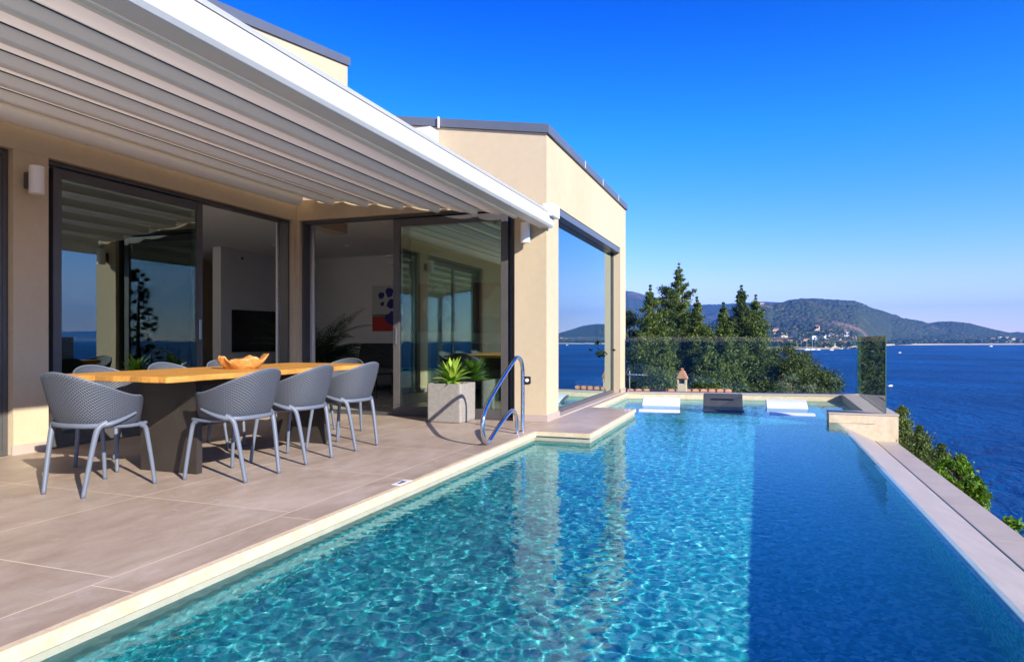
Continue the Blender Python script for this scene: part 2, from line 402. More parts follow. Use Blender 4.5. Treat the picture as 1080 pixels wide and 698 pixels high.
ridge('hills', [(700,-8),(740,6),(775,31),(795,33),(808,35),(815,34),(822,36),(835,38.5),(860,40),(885,38.5),(905,35),(930,28),(955,21.5),(978,16.5),(1010,12),(1060,6),(1120,0)],
      1000, 2300, 3200, 11, 17, M['hill'], 520, 120, shore=[(700,800),(860,900),(905,980),(940,1500),(1120,1900)])
ridge('hills', [(930,-4),(955,7),(975,15.5),(990,18),(1005,18),(1022,16.5),(1040,12),(1060,7.5),(1080,3.5),(1110,0),(1200,-3)],
      1620, 2150, 2700, 23, 7, M['hill'], 360, 90, shore=[(930,1560),(1060,1660),(1200,1800)])
# land across the bay to the right of the picture (the glass doors mirror it)
ridge('hills', [(1180,6),(1300,14),(1420,20),(1600,24),(1850,22),(2200,30),(2700,22),(3400,24),(4400,14)], 2700, 3500, 4000, 31, 16, M['hill'], 500, 40)
# beach strip under the hills
def strip(name, pts, wdt, z, mat):
    V = []; F = []
    for i, (px, Fd) in enumerate(pts):
        for k, dd in enumerate((-wdt, wdt*1.5)):
            f = Fd+dd; t = (px-540)/720; V.append((t*f*math.cos(TH)-f*math.sin(TH), t*f*math.sin(TH)+f*math.cos(TH), z+(k*3.2)))
    for i in range(len(pts)-1): F.append((2*i, 2*i+2, 2*i+3, 2*i+1))
    return npmesh(name, V, F, mat)
SH = [(780,860),(820,880),(860,900),(882,935),(905,1010),(925,1300),(945,1530),(1000,1590),(1060,1650),(1120,1720),(1200,1790)]
tag(strip('beach', SH, 14, ZS+.3, M['sand']), kind='structure')

# ---- hillside under the villa
M['scrub'] = mottled('scrub_ground', (.05,.06,.025), (.16,.13,.08), .6, .95, .6, 6, .1, .1, world=True)
gx, gy = np.meshgrid(np.linspace(-60, 30, 140), np.linspace(-40, 75, 160), indexing='ij')
dx = np.clip(gx-2.0, 0, None); dyy = np.clip(gy-16, 0, None)
gz = -2.6-dx*.55-dyy*.16-np.clip(-gx-30, 0, None)*.3+fbm(gx, gy, 5, 4, .5)*.25
gz = np.maximum(gz, ZS-4)
tag(gridmesh('hillside', gx, gy, gz, M['scrub']), kind='structure')

# ================================================================== PATIO and POOL
tag(box('patio', M['tile'], None, -6.05, -2.324, -8, 7.899, -.35, 0), kind='structure')
pool = empty('swimming_pool', (-.7, 5, -.1), label='long blue infinity pool between the tiled patio and the sea', cat='swimming pool')
PO = Vector((-.7, 5, -.1))
def inpool(o): o.matrix_parent_inverse = Matrix.Translation(-PO); return o
WX = .95; WZ = -.105; FZ = -.66; SHZ = -.32; SY = 9.9
b = MB()
b.box(-2.9, 1.2, -6, 13.9, FZ-.3, FZ)                       # floor
b.box(-2.7, -2.318, -6, 13.3, FZ, -.2405)                   # left wall
b.box(-2.318, -1.70, 7.12, 9.88, FZ, -.2405)                 # under the platform
b.box(WX+.004, 1.25, -6, 10.0, FZ, -.34)                    # infinity wall core
b.box(-2.318, WX, -6.3, -6, FZ, -.05)
basin = inpool(b.build('basin', M['mosaic'], pool))
waist = inpool(MB().box(-2.7, -2.316, -6, 13.3, -.24, -.0605).box(-2.7, -1.698, 7.118, 9.882, -.24, -.0565).build('water_band', M['bandplaster'], pool))
shelf = inpool(box('sun_shelf', M['mosaic'], pool, -2.318, 1.4, SY, 13.9, FZ, SHZ))
# infinity lip: bevelled plaster weir, then coping a step lower
wb = MB().prism([(WX, -.9), (WX, WZ-.03), (WX+.02, WZ-.006), (1.42, -.325), (1.42, -.9)], 'y', -6, 10.0)
weir = inpool(wb.build('weir', M['plaster'], pool))
inpool(box('pool_side', M['mosaic'], pool, WX-.006, WX-.0005, -6, 9.99, FZ, WZ-.03)).cycles.is_caustics_receiver = True
inpool(box('joint_strip', M['brass'], pool, 1.421, 1.433, -6, 10.0, -.6, -.322))
cp = MB()
y = -6.0
while y < 10:
    y2 = min(y+1.03, 9.999); cp.box(1.434, 1.67, y, y2-.003, -.40, -.327); y = y2 if y2 < 9.99 else 11
inpool(cp.build('coping', M['copestone'], pool, bevel=.003))
inpool(box('outer_wall', M['travert'], pool, 1.45, 1.66, -6, 10, -3.2, -.402))
lip = MB().box(-2.323, -2.29, -6, 7.1, -.06, -.003).box(-2.29+.0, -1.684, 7.096, 7.112, -.05, -.003)
lip.box(-1.70, -1.68, 7.113, 9.90, -.05, -.003).box(-2.345, -2.32, 9.905, 12.75, -.06, -.003)
inpool(lip.build('edge_stone', M['travert'], pool, bevel=.002))
# platform slab and ledge beside the villa
pl = MB().box(-2.3235, -1.7, 7.113, 9.9, -.055, 0).box(-2.42, -2.3245, 7.9, 9.9, -.3, 0).box(-2.60, -2.3455, 9.901, 13.08, -.3, 0).box(-2.60, -2.421, 8.42, 9.9, -.3, 0)
tag(pl.build('platform', M['tile'], None), kind='structure')
# far coping wall and right return wall
def quadwall(name, pts, z0, z1, mat, parent, bevel=0):
    m = MB().prism(pts, 'z', z0, z1); return inpool(m.build(name, mat, parent, bevel=bevel))
quadwall('far_wall', [(-2.34, 12.78), (1.40, 13.42), (1.72, 13.80), (-2.34, 13.15)], -3, -.012, M['travert'], pool)
quadwall('far_coping', [(-2.342, 12.77), (1.36, 13.40), (1.73, 13.83), (-2.36, 13.16)], -.0115, .012, M['copestone'], pool, .002)
quadwall('return_wall', [(.872, 9.99), (1.69, 10.0), (1.72, 13.42), (1.385, 13.40), (1.34, 10.35), (.872, 10.33)], -3, .008, M['travert'], pool)
quadwall('return_coping', [(.865, 9.982), (1.70, 9.992), (1.73, 13.40), (1.375, 13.395), (1.33, 10.36), (.865, 10.34)], .0085, .03, M['copestone'], pool, .002)
# depth plate
for nm, (a, c_) in {'a': ((-2.335, 4.22), 0), 'b': ((-1.745, 9.64), 0)}.items():
    d = empty('marker_plate', (a[0]-.012, a[1], 0), label='small white marker plate set in the '+('patio edge beside the water' if nm == 'a' else 'corner of the stone platform'), cat='marker plate')
    box('plate', M['lounge_white'], d, -.035, .035, -.09, .09, .0015, .004, bevel=.001)
    m = MB().box(-.012, .012, -.05, .01, .0045, .0055).box(-.02, -.005, .015, .045, .0045, .0055).box(.0, .018, -.02, .035, .0056, .0062)
    m.build('pictogram', M['fascia'], d)

# ---- water surface with real ripples
def waves(X, Y):
    rs = np.random.RandomState(4); Z = np.zeros_like(X)
    for i in range(60):
        lam = .045*(.14/.045)**(rs.rand()); k = 2*np.pi/lam; th = rs.rand()*np.pi*2
        A = .0085*lam/6.283*(lam/.08)**.1
        Z += A*np.sin(k*(X*np.cos(th)+Y*np.sin(th))+rs.rand()*6.28+.6*np.sin(X*1.9+Y*1.3+i)+.4*np.sin(5*Y-4*X+i*2))
    return Z*(.23+.33/(1+np.exp(X*5)))
ys = np.concatenate([np.linspace(-6, .6, 60), np.arange(.615, 4.5, .008), np.arange(4.5, 6, .012), np.arange(6.01, 13.9, .018)])
xs = np.concatenate([np.arange(-2.32, .95, .009), [WX, 1.0, 1.05, 1.2, 1.42]])
X, Y = np.meshgrid(xs, ys, indexing='ij'); Z = WZ+.004+waves(X, Y)
Z = np.where(X > WX-.001, WZ+.003, Z)
xs_keep = X.copy()
ok = np.ones_like(X, bool)
wat = gridmesh('pool_water', X, Y, Z, M['water'])
bmw = bmesh.new(); bmw.from_mesh(wat.data)
dele = [f for f in bmw.faces if (lambda c: (c.x > WX+.04 and c.y < 9.985))(f.calc_center_median())]
bmesh.ops.delete(bmw, geom=dele, context='FACES'); bmw.to_mesh(wat.data); bmw.free()
tag(wat, kind='structure')
wat.cycles.is_caustics_caster = True
for o in (basin, shelf, weir, waist): o.cycles.is_caustics_receiver = True

# ================================================================== VILLA
villa = empty('villa', (-6, 8, 0), label='tan rendered modern villa with dark sliding doors beside the pool', cat='villa')
VO = Vector((-6, 8, 0))
def V(o): o.matrix_parent_inverse = Matrix.Translation(-VO); return o
W1 = -6.05; W2 = 7.9; HD = 2.645
def rake1(yy): return 5.27+.1456*(yy-9.15)
def rake2(xx): return 3.49+.155*(-2.42-xx)
wl = MB()
wl.box(W1-.25, W1, 4.07, 4.38, 0, HD).box(W1-.25, W1, -8, 1.3, 0, HD)       # piers of the long wall
wl.box(W1-.07, W1, 7.83, W2-.001, 0, HD)                                     # corner post
wl.prism([(-8, HD+.001), (9.15, HD+.001), (9.15, rake1(9.15)), (-8, rake1(-8))], 'x', W1-.25, W1)
wl.box(W1+.0005, -6.0, W2, W2+.08, 0, HD)
wl.box(-2.83, -2.42, W2, 8.42, -.4, HD)                                      # pillar by the pool
wl.prism([(W1+.001, HD+.001), (-2.42, HD+.001), (-2.42, rake2(-2.42)), (W1+.001, rake2(W1))], 'y', W2, W2+.2)
wl.box(-2.60, -2.42, 8.102, 12.55, 2.69, rake2(-2.42))
wl.box(-2.60, -2.42, 12.552, 13.08, -.4, 2.688).box(-2.60, -2.42, 12.551, 13.08, 2.689, rake2(-2.42))
wl.box(-12, -2.601, 12.9, 13.08, -.4, 3.4)
wl.box(-12, -11.8, -8, 12.89, 0, 4.2).box(-12, W1-.251, -8.2, -8.001, 0, 3.6)
V(wl.build('wall', M['render'], villa))
# upper block closing walls
up = MB(); up.prism([(-12, 2.9), (W1-.251, 2.9), (W1-.251, 5.27), (-12, 5.27)], 'y', 8.95, 9.149)
V(up.build('upper_wall', M['render'], villa))
fas = MB()
fas.prism([(-8.0, rake1(-8)+.002), (9.19, rake1(9.19)+.002), (9.19, rake1(9.19)+.13), (-8.0, rake1(-8)+.13)], 'x', W1-.4, W1+.03)
fas.prism([(-2.385, rake2(-2.385)+.002), (W1+.04, rake2(W1)+.002), (W1+.04, rake2(W1)+.108), (-2.385, rake2(-2.385)+.108)], 'y', W2-.03, W2+.25)
fas.box(-2.62, -2.384, W2+.251, 13.12, rake2(-2.385)+.003, rake2(-2.385)+.105)
V(fas.build('roof_fascia', M['fascia'], villa))
for yy in (9.7, 10.9, 12.2): V(box('fascia_clip', M['white'], villa, -2.3835, -2.379, yy, yy+.02, rake2(-2.42), rake2(-2.42)+.104))
V(box('fascia_clip', M['white'], villa, -3.85, -3.835, W2-.06, W2-.031, rake2(-3.85)-.02, rake2(-3.85)+.12))
rf = MB()
rf.prism([(-2.63, rake2(-2.63)+.05), (W1+.041, rake2(W1)+.05), (W1+.041, rake2(W1)+.10), (-2.63, rake2(-2.63)+.10)], 'y', W2+.252, 13.06)
for xa, xb, ya, yb in ((-12, -9.301, -8, 9.1), (-6.5, W1-.401, -8, 9.1), (-9.3, -6.501, -8, -4), (-9.3, -6.501, 5.5, 9.1)):    # unseen opening added to let daylight into the living room
    rf.prism([(ya, rake1(ya)+.06), (yb, rake1(yb)+.06), (yb, rake1(yb)+.12), (ya, rake1(ya)+.12)], 'x', xa, xb)
V(rf.build('roof', M['fascia'], villa))
# skirting
for q in ((W1+.001, W1+.018, 4.05, 4.395), (-2.845, -2.405, W2-.016, W2-.001), (-2.419, -2.404, W2, 8.435), (-2.419, -2.404, 12.54, 13.08), (W1+.001, W1+.018, -8, 1.3)):
    V(box('skirting', M['skirt'], villa, *q, .001, .085, bevel=.002))
# interior
fl = MB().box(-11.8, W1-.02, -8, 12.9, -.3, -.004).box(W1-.019, -2.602, 7.9005, 12.9, -.3, -.004)
V(fl.build('floor', M['int_floor'], villa))
ce = MB().box(-9.3, W1-.251, -8, 12.9, 2.80, 2.88).box(-11.8, -9.301, -8, -2.5, 2.80, 2.88).box(-11.8, -9.301, 8.2, 12.9, 2.80, 2.88).box(W1-.25, -2.602, W2+.201, 12.9, 2.801, 2.879)  # ceiling gap added below the roof opening, out of view, for daylight
ce.box(-10.6, -9.4, 7.2, 9.2, 2.70, 2.799)
V(ce.build('ceiling', M['ceiling'], villa))
iw = MB().box(-10.0, -9.8, 10.5, 12.88, 0, 2.799).box(-9.8, -2.602, 12.80, 12.899, -.003, 2.799)
iw.box(-11.79, -11.7, -7.99, 10.4, 0, 2.79)
V(iw.build('interior_wall', M['int_wall'], villa))
V(box('interior_door', M['int_dark'], villa, -11.699, -11.66, 8.6, 9.9, 0, 2.2))
# --- frames
def rectframe_x(mb, x0, x1, ya, yb, za, zb, wd):    # frame in a plane of constant x
    mb.box(x0, x1, ya, ya+wd, za, zb).box(x0, x1, yb-wd, yb, za, zb)
    mb.box(x0+.001, x1-.001, ya+wd, yb-wd, za, za+wd).box(x0+.001, x1-.001, ya+wd, yb-wd, zb-wd, zb)
def rectframe_y(mb, y0, y1, xa, xb, za, zb, wd):
    mb.box(xa, xa+wd, y0, y1, za, zb).box(xb-wd, xb, y0, y1, za, zb)
    mb.box(xa+wd, xb-wd, y0+.001, y1-.001, za, za+wd).box(xa+wd, xb-wd, y0+.001, y1-.001, zb-wd, zb)
def door_handle(parent, loc, axis):
    m = MB()
    if axis == 'x': m.box(loc[0], loc[0]+.012, loc[1]-.018, loc[1]+.018, loc[2]-.12, loc[2]+.12)
    else: m.box(loc[0]-.018, loc[0]+.018, loc[1]-.012, loc[1], loc[2]-.12, loc[2]+.12)
    h = V(m.build('handle', M['brushed'], parent, bevel=.003))
    m = MB()
    if axis == 'x': m.box(loc[0]+.0125, loc[0]+.016, loc[1]-.006, loc[1]+.006, loc[2]-.05, loc[2]+.05)
    else: m.box(loc[0]-.006, loc[0]+.006, loc[1]-.016, loc[1]-.0125, loc[2]-.05, loc[2]+.05)
    return h
ident = Matrix()
def sub(o): o.matrix_parent_inverse = ident; return o
# sliding doors in the long wall
fr = MB()
rectframe_x(fr, W1-.19, W1-.06, 4.385, 7.825, .001, HD-.004, .035)
rectframe_x(fr, W1-.22, W1-.06, 1.305, 4.065, .001, HD-.004, .045)
V(fr.build('door_frame', M['frame'], villa, bevel=.002))
def slide_x(ya, yb, x, handle=True, wd=.085):
    m = MB(); rectframe_x(m, x-.05, x, ya, yb, .03, HD-.06, wd)
    d = V(m.build('sliding_door', M['frame'], villa, bevel=.003))
    p = MB().box(x-.032, x-.018, ya+wd-.005, yb-wd+.005, .03+wd-.005, HD-.06-wd+.005).build('pane', M['glass'], d)
    if handle: h = MB().box(x+.001, x+.012, yb-.06, yb-.028, 1.0, 1.23).build('handle', M['brushed'], d, bevel=.003)
    return d
slide_x(4.47, 6.27, W1-.065)
slide_x(4.43, 6.10, W1-.125, False)
slide_x(2.7, 4.02, W1-.065, False); slide_x(1.35, 2.9, W1-.125, False)
# sliding doors in the short wall
fr = MB(); rectframe_y(fr, W2+.05, W2+.19, -5.995, -2.835, .001, HD-.004, .032)
V(fr.build('door_frame', M['frame'], villa, bevel=.002))
def slide_y(xa, xb, y, handle=True, wd=.095):
    m = MB(); rectframe_y(m, y, y+.05, xa, xb, .03, HD-.06, wd)
    d = V(m.build('sliding_door', M['frame'], villa, bevel=.003))
    MB().box(xa+wd-.005, xb-wd+.005, y+.018, y+.032, .03+wd-.005, HD-.06-wd+.005).build('pane', M['glass'], d)
    if handle: MB().box(xa+.03, xa+.062, y-.012, y-.001, .93, 1.16).build('handle', M['brushed'], d, bevel=.003)
    return d
slide_y(-4.56, -2.94, W2+.06)
slide_y(-4.45, -2.90, W2+.13, False)
V(box('threshold', M['frame'], villa, W1+.03, -2.84, W2-.02, W2+.049, -.05, .004))
# big pool-side window
fr = MB(); rectframe_x(fr, -2.60, -2.54, 8.42, 12.55, .02, 2.688, .05)
wf = V(fr.build('window_frame', M['frame'], villa, bevel=.002))
MB().box(-2.578, -2.566, 8.465, 12.505, .065, 2.645).build('pane', M['glass_window'], wf)
V(box('window_head', M['fascia'], villa, -2.56, -2.43, 8.425, 12.545, 2.60, 2.686))
V(box('window_sill', M['skirt'], villa, -2.539, -2.41, 8.44, 12.54, .001, .018))
# white casing behind the awning beam
cs = MB().box(-5.6, -3.86, 7.66, 7.895, 3.30, 3.66)
V(cs.build('metal_casing', M['white'], villa, bevel=.004))

# ---- curtains inside
def curtain(x, y, dx_, dy_, label):
    n = 26; m = MB(); vs = []
    for i in range(n+1):
        t = i/n; off = .025*math.sin(i*1.9)
        px_, py_ = x+dx_*t+(off if dy_ else 0), y+dy_*t+(off if dx_ else 0)
        for z in (.02, 2.72): vs.append((px_, py_, z))
    m.add(vs, [(2*i, 2*i+2, 2*i+3, 2*i+1) for i in range(n)])
    o = m.build('curtain', M['curtain'], None, smooth='all', recalc=False)
    sd = o.modifiers.new('s', 'SOLIDIFY'); sd.thickness = .004
    return tag(o, label, 'curtain', 'white curtains inside the doors')
curtain(W1-.26, 7.80, 0, .16, 'white curtain gathered at the right end of the long wall opening')
curtain(-6.03, W2+.25, .10, 0, 'white curtain gathered at the left end of the opening beside the palm')

# ================================================================== PERGOLA
perg = empty('pergola', (-2.4, 2, 2.37), label='white retractable awning on long battens over the dining terrace', cat='pergola')
GO = Vector((-2.4, 2, 2.37))
def G(o): o.matrix_parent_inverse = Matrix.Translation(-GO); return o
def rz(x): return 2.44+.128*(-2.74-x)
bp = [(-2.50, 2.345), (-2.36, 2.345), (-2.335, 2.37), (-2.335, 2.475), (-2.365, 2.515), (-2.50, 2.52)]
G(MB().prism(bp, 'y', -4.4, 7.93).build('beam', M['white'], perg, bevel=.003))
G(MB().prism([(-2.37, 2.5205), (-2.345, 2.50), (-2.33, 2.52), (-2.44, 2.545)], 'y', -4.4, 7.9).build('beam_cap', M['white'], perg, bevel=.002))
G(MB().box(-2.52, -2.25, 7.905, 8.06, 2.47, 2.63).build('gutter_box', M['white'], perg, bevel=.012)) if False else None
G(MB().prism([(-2.415, 2.46), (-2.28, 2.46), (-2.28, 2.61), (-2.415, 2.61)], 'y', 7.72, 7.99).build('gutter_box', M['white'], perg, bevel=.003))
for k in range(6):
    x = -2.74-.51*k; z = rz(x)
    bt = G(MB().prism([(x-.022, z), (x+.022, z), (x+.03, z+.012), (x+.03, z+.10), (x-.03, z+.10), (x-.03, z+.012)], 'y', -4.3, 7.66).build('batten', M['batten'], perg, bevel=.004))
    MB().box(x+.0305, x+.034, -4.3, 7.64, z+.082, z+.094).build('groove_shade', M['groove_shade'], bt)  # dark strip standing for the shade where fabric meets batten
    G(MB().box(x-.045, x+.045, 7.661, 7.884, z+.092, z+.108).build('sun_gap_plate', M['batten'], perg))  # plate added over the fabric gap to block slivers of sun
    # fabric bay between battens, sagging a little
    xa = x-.03; xb = x-.48
    prof = [(xa+(xb-xa)*t, rz(xa+(xb-xa)*t)+.10-.03*math.sin(math.pi*t)) for t in np.linspace(0, 1, 9)]
    m = MB(); n = len(prof)
    vs = [(p[0], yy, p[1]) for yy in (-4.3, 7.885) for p in prof]
    m.add(vs, [(i, i+1, n+i+1, n+i) for i in range(n-1)])
    fo = G(m.build('fabric', M['awning'], perg, smooth='all', recalc=False)); sd = fo.modifiers.new('s', 'SOLIDIFY'); sd.thickness = .006; sd.offset = 1
m = MB(); xa, xb = -2.49, -2.71
m.add([(xa, -4.3, rz(xa)+.06), (xb, -4.3, rz(xb)+.095), (xb, 7.885, rz(xb)+.095), (xa, 7.885, rz(xa)+.06)], [(0, 1, 2, 3)])
fo = G(m.build('fabric', M['awning'], perg, recalc=False)); sd = fo.modifiers.new('s', 'SOLIDIFY'); sd.thickness = .006; sd.offset = 1
m = MB(); xa, xb = -5.68, -6.045
m.add([(xa, -4.3, 2.925), (xb, -4.3, 2.95), (xb, 7.885, 2.95), (xa, 7.885, 2.925)], [(0, 1, 2, 3)])
fo = G(m.build('fabric', M['awning'], perg, recalc=False)); sd = fo.modifiers.new('s', 'SOLIDIFY'); sd.thickness = .02; sd.offset = 1
# folded fabric drum along the wall
G(MB().tube([(-5.80, -4.3, 2.87), (-5.80, 7.5, 2.87), (-5.80, 7.60, 2.87), (-5.80, 7.63, 2.87)], [.088, .088, .082, .05], 20).build('roller', M['batten'], perg, smooth=True))
for yy in (-4.2, 7.75):
    m = MB().prism([(-2.51, 2.40), (-5.99, 2.85), (-5.99, 2.93), (-2.51, 2.48)], 'y', yy-.05 if yy < 0 else yy+.02, yy+.03 if yy < 0 else yy+.06)
    if yy < 0: G(m.build('rail', M['white'], perg))
# posts out of frame behind the camera end
G(MB().box(-2.49, -2.37, -4.3, -4.18, 0, 2.34).build('post', M['white'], perg, bevel=.004))

# ================================================================== SMALL FIXTURES
def wall_lamp(loc, face, label):
    e = empty('wall_lamp', loc, label=label, cat='wall lamp', group='white cylinder wall lamps')
    b = MB()
    if face == 'x':
        b.box(0, .06, -.035, .035, -.07, .07); c = (.115, 0)
    else:
        b.box(-.035, .035, -.06, 0, -.07, .07); c = (0, -.105)
    b.build('bracket', M['frame'], e, bevel=.004)
    l = MB().lathe([(.030, -.118), (.058, -.12), (.0585, -.117), (.0585, .117), (.058, .12), (.030, .119)], 28, (c[0], c[1], 0)).build('lamp_shade', M['lamp_white'], e, smooth=True)
    MB().lathe([(.02, .1195), (.045, .1200), (.045, .1215), (.02, .1215)], 20, (c[0], c[1], 0)).build('lens', M['frame'], l)
wall_lamp((W1, 4.19, 2.39), 'x', 'white cylinder lamp on the left wall pier between the sliding doors')
wall_lamp((-2.655, W2, 2.285), 'y', 'white cylinder lamp on the pillar beside the pool window')
s = empty('wall_sensor', (-2.66, W2, .505), label='small black switch with a round white button on the pillar', cat='switch')
box('plate', M['black'], s, -.042, .042, -.02, -.001, -.045, .045, bevel=.006)
MB().tube([(0, -.0205, 0), (0, -.03, 0)], .022, 18).build('button', M['lamp_white'], s)

# handrail
def smooth_path(pts, n=10, closed=False):
    P = [Vector(p) for p in pts]; out = []
    for i in range(len(P)-1):
        p0 = P[max(i-1, 0)]; p1 = P[i]; p2 = P[i+1]; p3 = P[min(i+2, len(P)-1)]
        for k in range(n):
            t = k/n
            out.append(.5*((2*p1)+(-p0+p2)*t+(2*p0-5*p1+4*p2-p3)*t*t+(-p0+3*p1-3*p2+p3)*t**3))
    out.append(P[-1]); return out
hr = empty('handrail', (-2.42, 6.9, 0), label='curved polished steel pool handrail at the patio edge', cat='handrail')
X0 = -2.425-(-2.42)
pts = [(7.02,.0),(7.03,.25),(7.03,.55),(7.02,.70),(6.95,.79),(6.84,.81),(6.74,.775),(6.5,.66),(6.2,.50),(6.0,.385),(5.91,.29),(5.885,.19),(5.91,.09),(5.97,.035),(6.05,.03),(6.12,.06),(6.3,.14),(6.5,.215),(6.62,.25),(6.72,.255),(6.80,.21),(6.835,.14),(6.845,.0)]
tb = smooth_path([(X0, p[0]-6.9, p[1]) for p in pts], 5)
MB().tube(tb, .0215, 16).build('tube', M['steel'], hr, smooth='all')
for yy in (7.02, 6.845):
    MB().lathe([(.036, .0005), (.036, .006), (.026, .012), (.0225, .012)], 24, (X0, yy-6.9, 0)).build('flange', M['steel'], hr, smooth=True)

# planter with dracaena
pt = empty('planter', (-3.56, 7.64, 0), label='square grey concrete planter by the glass door', cat='planter')
m = MB(); c = .05
def octo(h, cc, z): return [(-h+cc, -h, z), (h-cc, -h, z), (h, -h+cc, z), (h, h-cc, z), (h-cc, h, z), (-h+cc, h, z), (-h, h-cc, z), (-h, -h+cc, z)]
R0 = octo(.218, .018, .002); R1 = octo(.225, .018, .02); R2 = octo(.228, .02, .47); R3 = octo(.20, .015, .47); R4 = octo(.20, .015, .42)
m.add(R0+R1+R2+R3+R4, [(r*8+i, r*8+(i+1) % 8, (r+1)*8+(i+1) % 8, (r+1)*8+i) for r in range(4) for i in range(8)]+[tuple(range(7, -1, -1))])
m.build('pot', M['concrete'], pt, bevel=.004)
MB().add(octo(.199, .015, .43), [tuple(range(8))]).build('soil', M['soil'], pt)
def blade(mb, base, az, el, L, wd, droop, seg=8, twist=0):
    p = Vector(base); d = Vector((math.cos(az)*math.cos(el), math.sin(az)*math.cos(el), math.sin(el)))
    side = Vector((-math.sin(az), math.cos(az), 0)); vs = []
    for i in range(seg+1):
        t = i/seg; wv = wd*(.45+1.1*t*(1.25-t)*1.6)*(1-t**3)**.9+.001
        nrm = side.cross(d)
        vs += [p-side*wv+nrm*wv*.35, p, p+side*wv+nrm*wv*.35]
        p = p+d*(L/seg); el -= droop/seg
        d = Vector((math.cos(az)*math.cos(el), math.sin(az)*math.cos(el), math.sin(el)))
    mb.add(vs, [(3*i+a, 3*i+a+1, 3*i+a+4, 3*i+a+3) for i in range(seg) for a in (0, 1)])
def leafplant_mat():
    t = NT('dracaena_leaf'); isl = t.n('NewGeometry').outputs['Random Per Island']; n = t.noise(t.obj(), 9, 4)
    c = t.ramp(t.math('ADD', t.math('MULTIPLY', isl, .5), t.math('MULTIPLY', n, .5)), [(.25, (.07,.20,.02)), (.5, (.22,.40,.04)), (.8, (.46,.55,.07))])
    t.set(c, .38, 0, .5); tl = t.n('BsdfTranslucent'); t.l(c, tl.inputs[0]); mx = t.n('MixShader'); mx.inputs[0].default_value = .25
    t.l(t.p.outputs[0], mx.inputs[1]); t.l(tl.outputs[0], mx.inputs[2]); t.l(mx.outputs[0], t.out.inputs[0]); return t.m
M['dracaena'] = leafplant_mat()
dr = empty('potted_plant', (-3.56, 7.64, .43), label='yellow green broad leaved plant growing in the concrete planter', cat='plant')
m = MB()
for i in range(34):
    t = i/34; az = i*2.39996+rnd.uniform(-.2, .2); el = R_(85-78*t+rnd.uniform(-8, 8)); L = rnd.uniform(.24, .33)*(1-.1*t)
    blade(m, (.015*math.cos(az), .015*math.sin(az), .10-.09*t), az, el, L, .032, R_(30+45*t), twist=0)
m.build('leaves', M['dracaena'], dr, smooth='all', recalc=False)
MB().tube([(0, 0, -.01), (0, 0, .1)], [.02, .012], 8).build('stem', M['bark'], dr)
m = MB()
for i in range(60):
    az = rnd.uniform(0, 6.28); r = rnd.uniform(.06, .17); blade(m, (r*math.cos(az), r*math.sin(az), .0), rnd.uniform(0, 6.28), R_(rnd.uniform(10, 70)), rnd.uniform(.05, .12), .009, R_(40), 4)
m.build('ground_cover', M['bright'], dr, smooth='all', recalc=False)

# ================================================================== TABLE
def wood_mat():
    t = NT('oiled_teak'); P = t.obj()
    n = t.noise(P, 5, 8, .65, 1.5, (9, .7, 4)); n2 = t.noise(P, 30, 6, .7, .5, (12, .6, 6)); 
    c = t.ramp(t.math('ADD', t.math('MULTIPLY', n, .65), t.math('MULTIPLY', n2, .35)), [(.3, (.36,.15,.028)), (.5, (.56,.27,.055)), (.7, (.70,.38,.10))])
    t.set(c, .45, 0, .4); t.bump(n2, .25, .003); return t.m
M['teak'] = wood_mat()
tbl = empty('dining_table', (-4.2, 4.78, 0), label='long honey coloured wooden table on two dark slab legs', cat='table')
edge = []
def edgepts():
    P = []; N = 44; x1, y1 = .525, 1.33
    rr = random.Random(3)
    for i in range(N): P.append((x1+.012*math.sin(i*.7)+rr.uniform(-.004, .004)-(.0), -y1+2*y1*i/N))
    for i in range(16): P.append((x1-2*x1*i/16, y1+.01*math.sin(i)+rr.uniform(-.003, .003)))
    for i in range(N): P.append((-x1-.012*math.sin(i*.6)+rr.uniform(-.004, .004), y1-2*y1*i/N))
    for i in range(16): P.append((-x1+2*x1*i/16, -y1+.01*math.sin(i*1.3)+rr.uniform(-.003, .003)))
    return P
P = edgepts()
MB().prism(P, 'z', .712, .752).build('tabletop', M['teak'], tbl, bevel=.004)
for yy in (-.79, .79):
    MB().box(-.275, .275, yy-.03, yy+.03, 0, .711).build('leg', M['legmetal'], tbl, bevel=.003)
MB().box(-.05, .05, -.758, .758, .64, .71).build('stretcher', M['legmetal'], tbl)
# carved wooden bowl
bw = empty('bowl', (-4.13, 4.66, .753), rz=.35, label='rough carved root wood bowl lying on the dining table', cat='bowl')
N1, N2 = 40, 9; vs = []; fs = []
for j in range(N2):
    t = j/(N2-1)
    for i in range(N1):
        a = 2*math.pi*i/N1
        rim = 1+.06*math.sin(3*a+1)+.04*math.sin(7*a)+.025*math.sin(11*a+2)
        rx = (.08+.125*t**.7)*(1+(rim-1)*t); ry = (.055+.07*t**.7)*(1+(rim-1)*t)
        z = .085*t**1.4+t*t*(.035*max(0, math.cos(a-.4))**3+.018*math.sin(5*a)+.012*math.cos(9*a))
        vs.append((rx*math.cos(a), ry*math.sin(a), z))
fs = [(j*N1+i, j*N1+(i+1) % N1, (j+1)*N1+(i+1) % N1, (j+1)*N1+i) for j in range(N2-1) for i in range(N1)]+[tuple(range(N1-1, -1, -1))]
def bowl_mat():
    t = NT('root_wood'); n = t.noise(t.obj(), 14, 8, .7, 2.0)
    c = t.ramp(n, [(.32, (.26,.09,.02)), (.5, (.54,.24,.06)), (.68, (.68,.38,.14))]); t.set(c, .4, 0, .5); t.bump(n, .5, .01); return t.m
bo = MB().add(vs, fs).build('shell', bowl_mat(), bw, smooth='all', recalc=False)
sd = bo.modifiers.new('s', 'SOLIDIFY'); sd.thickness = .012; sd.offset = 1

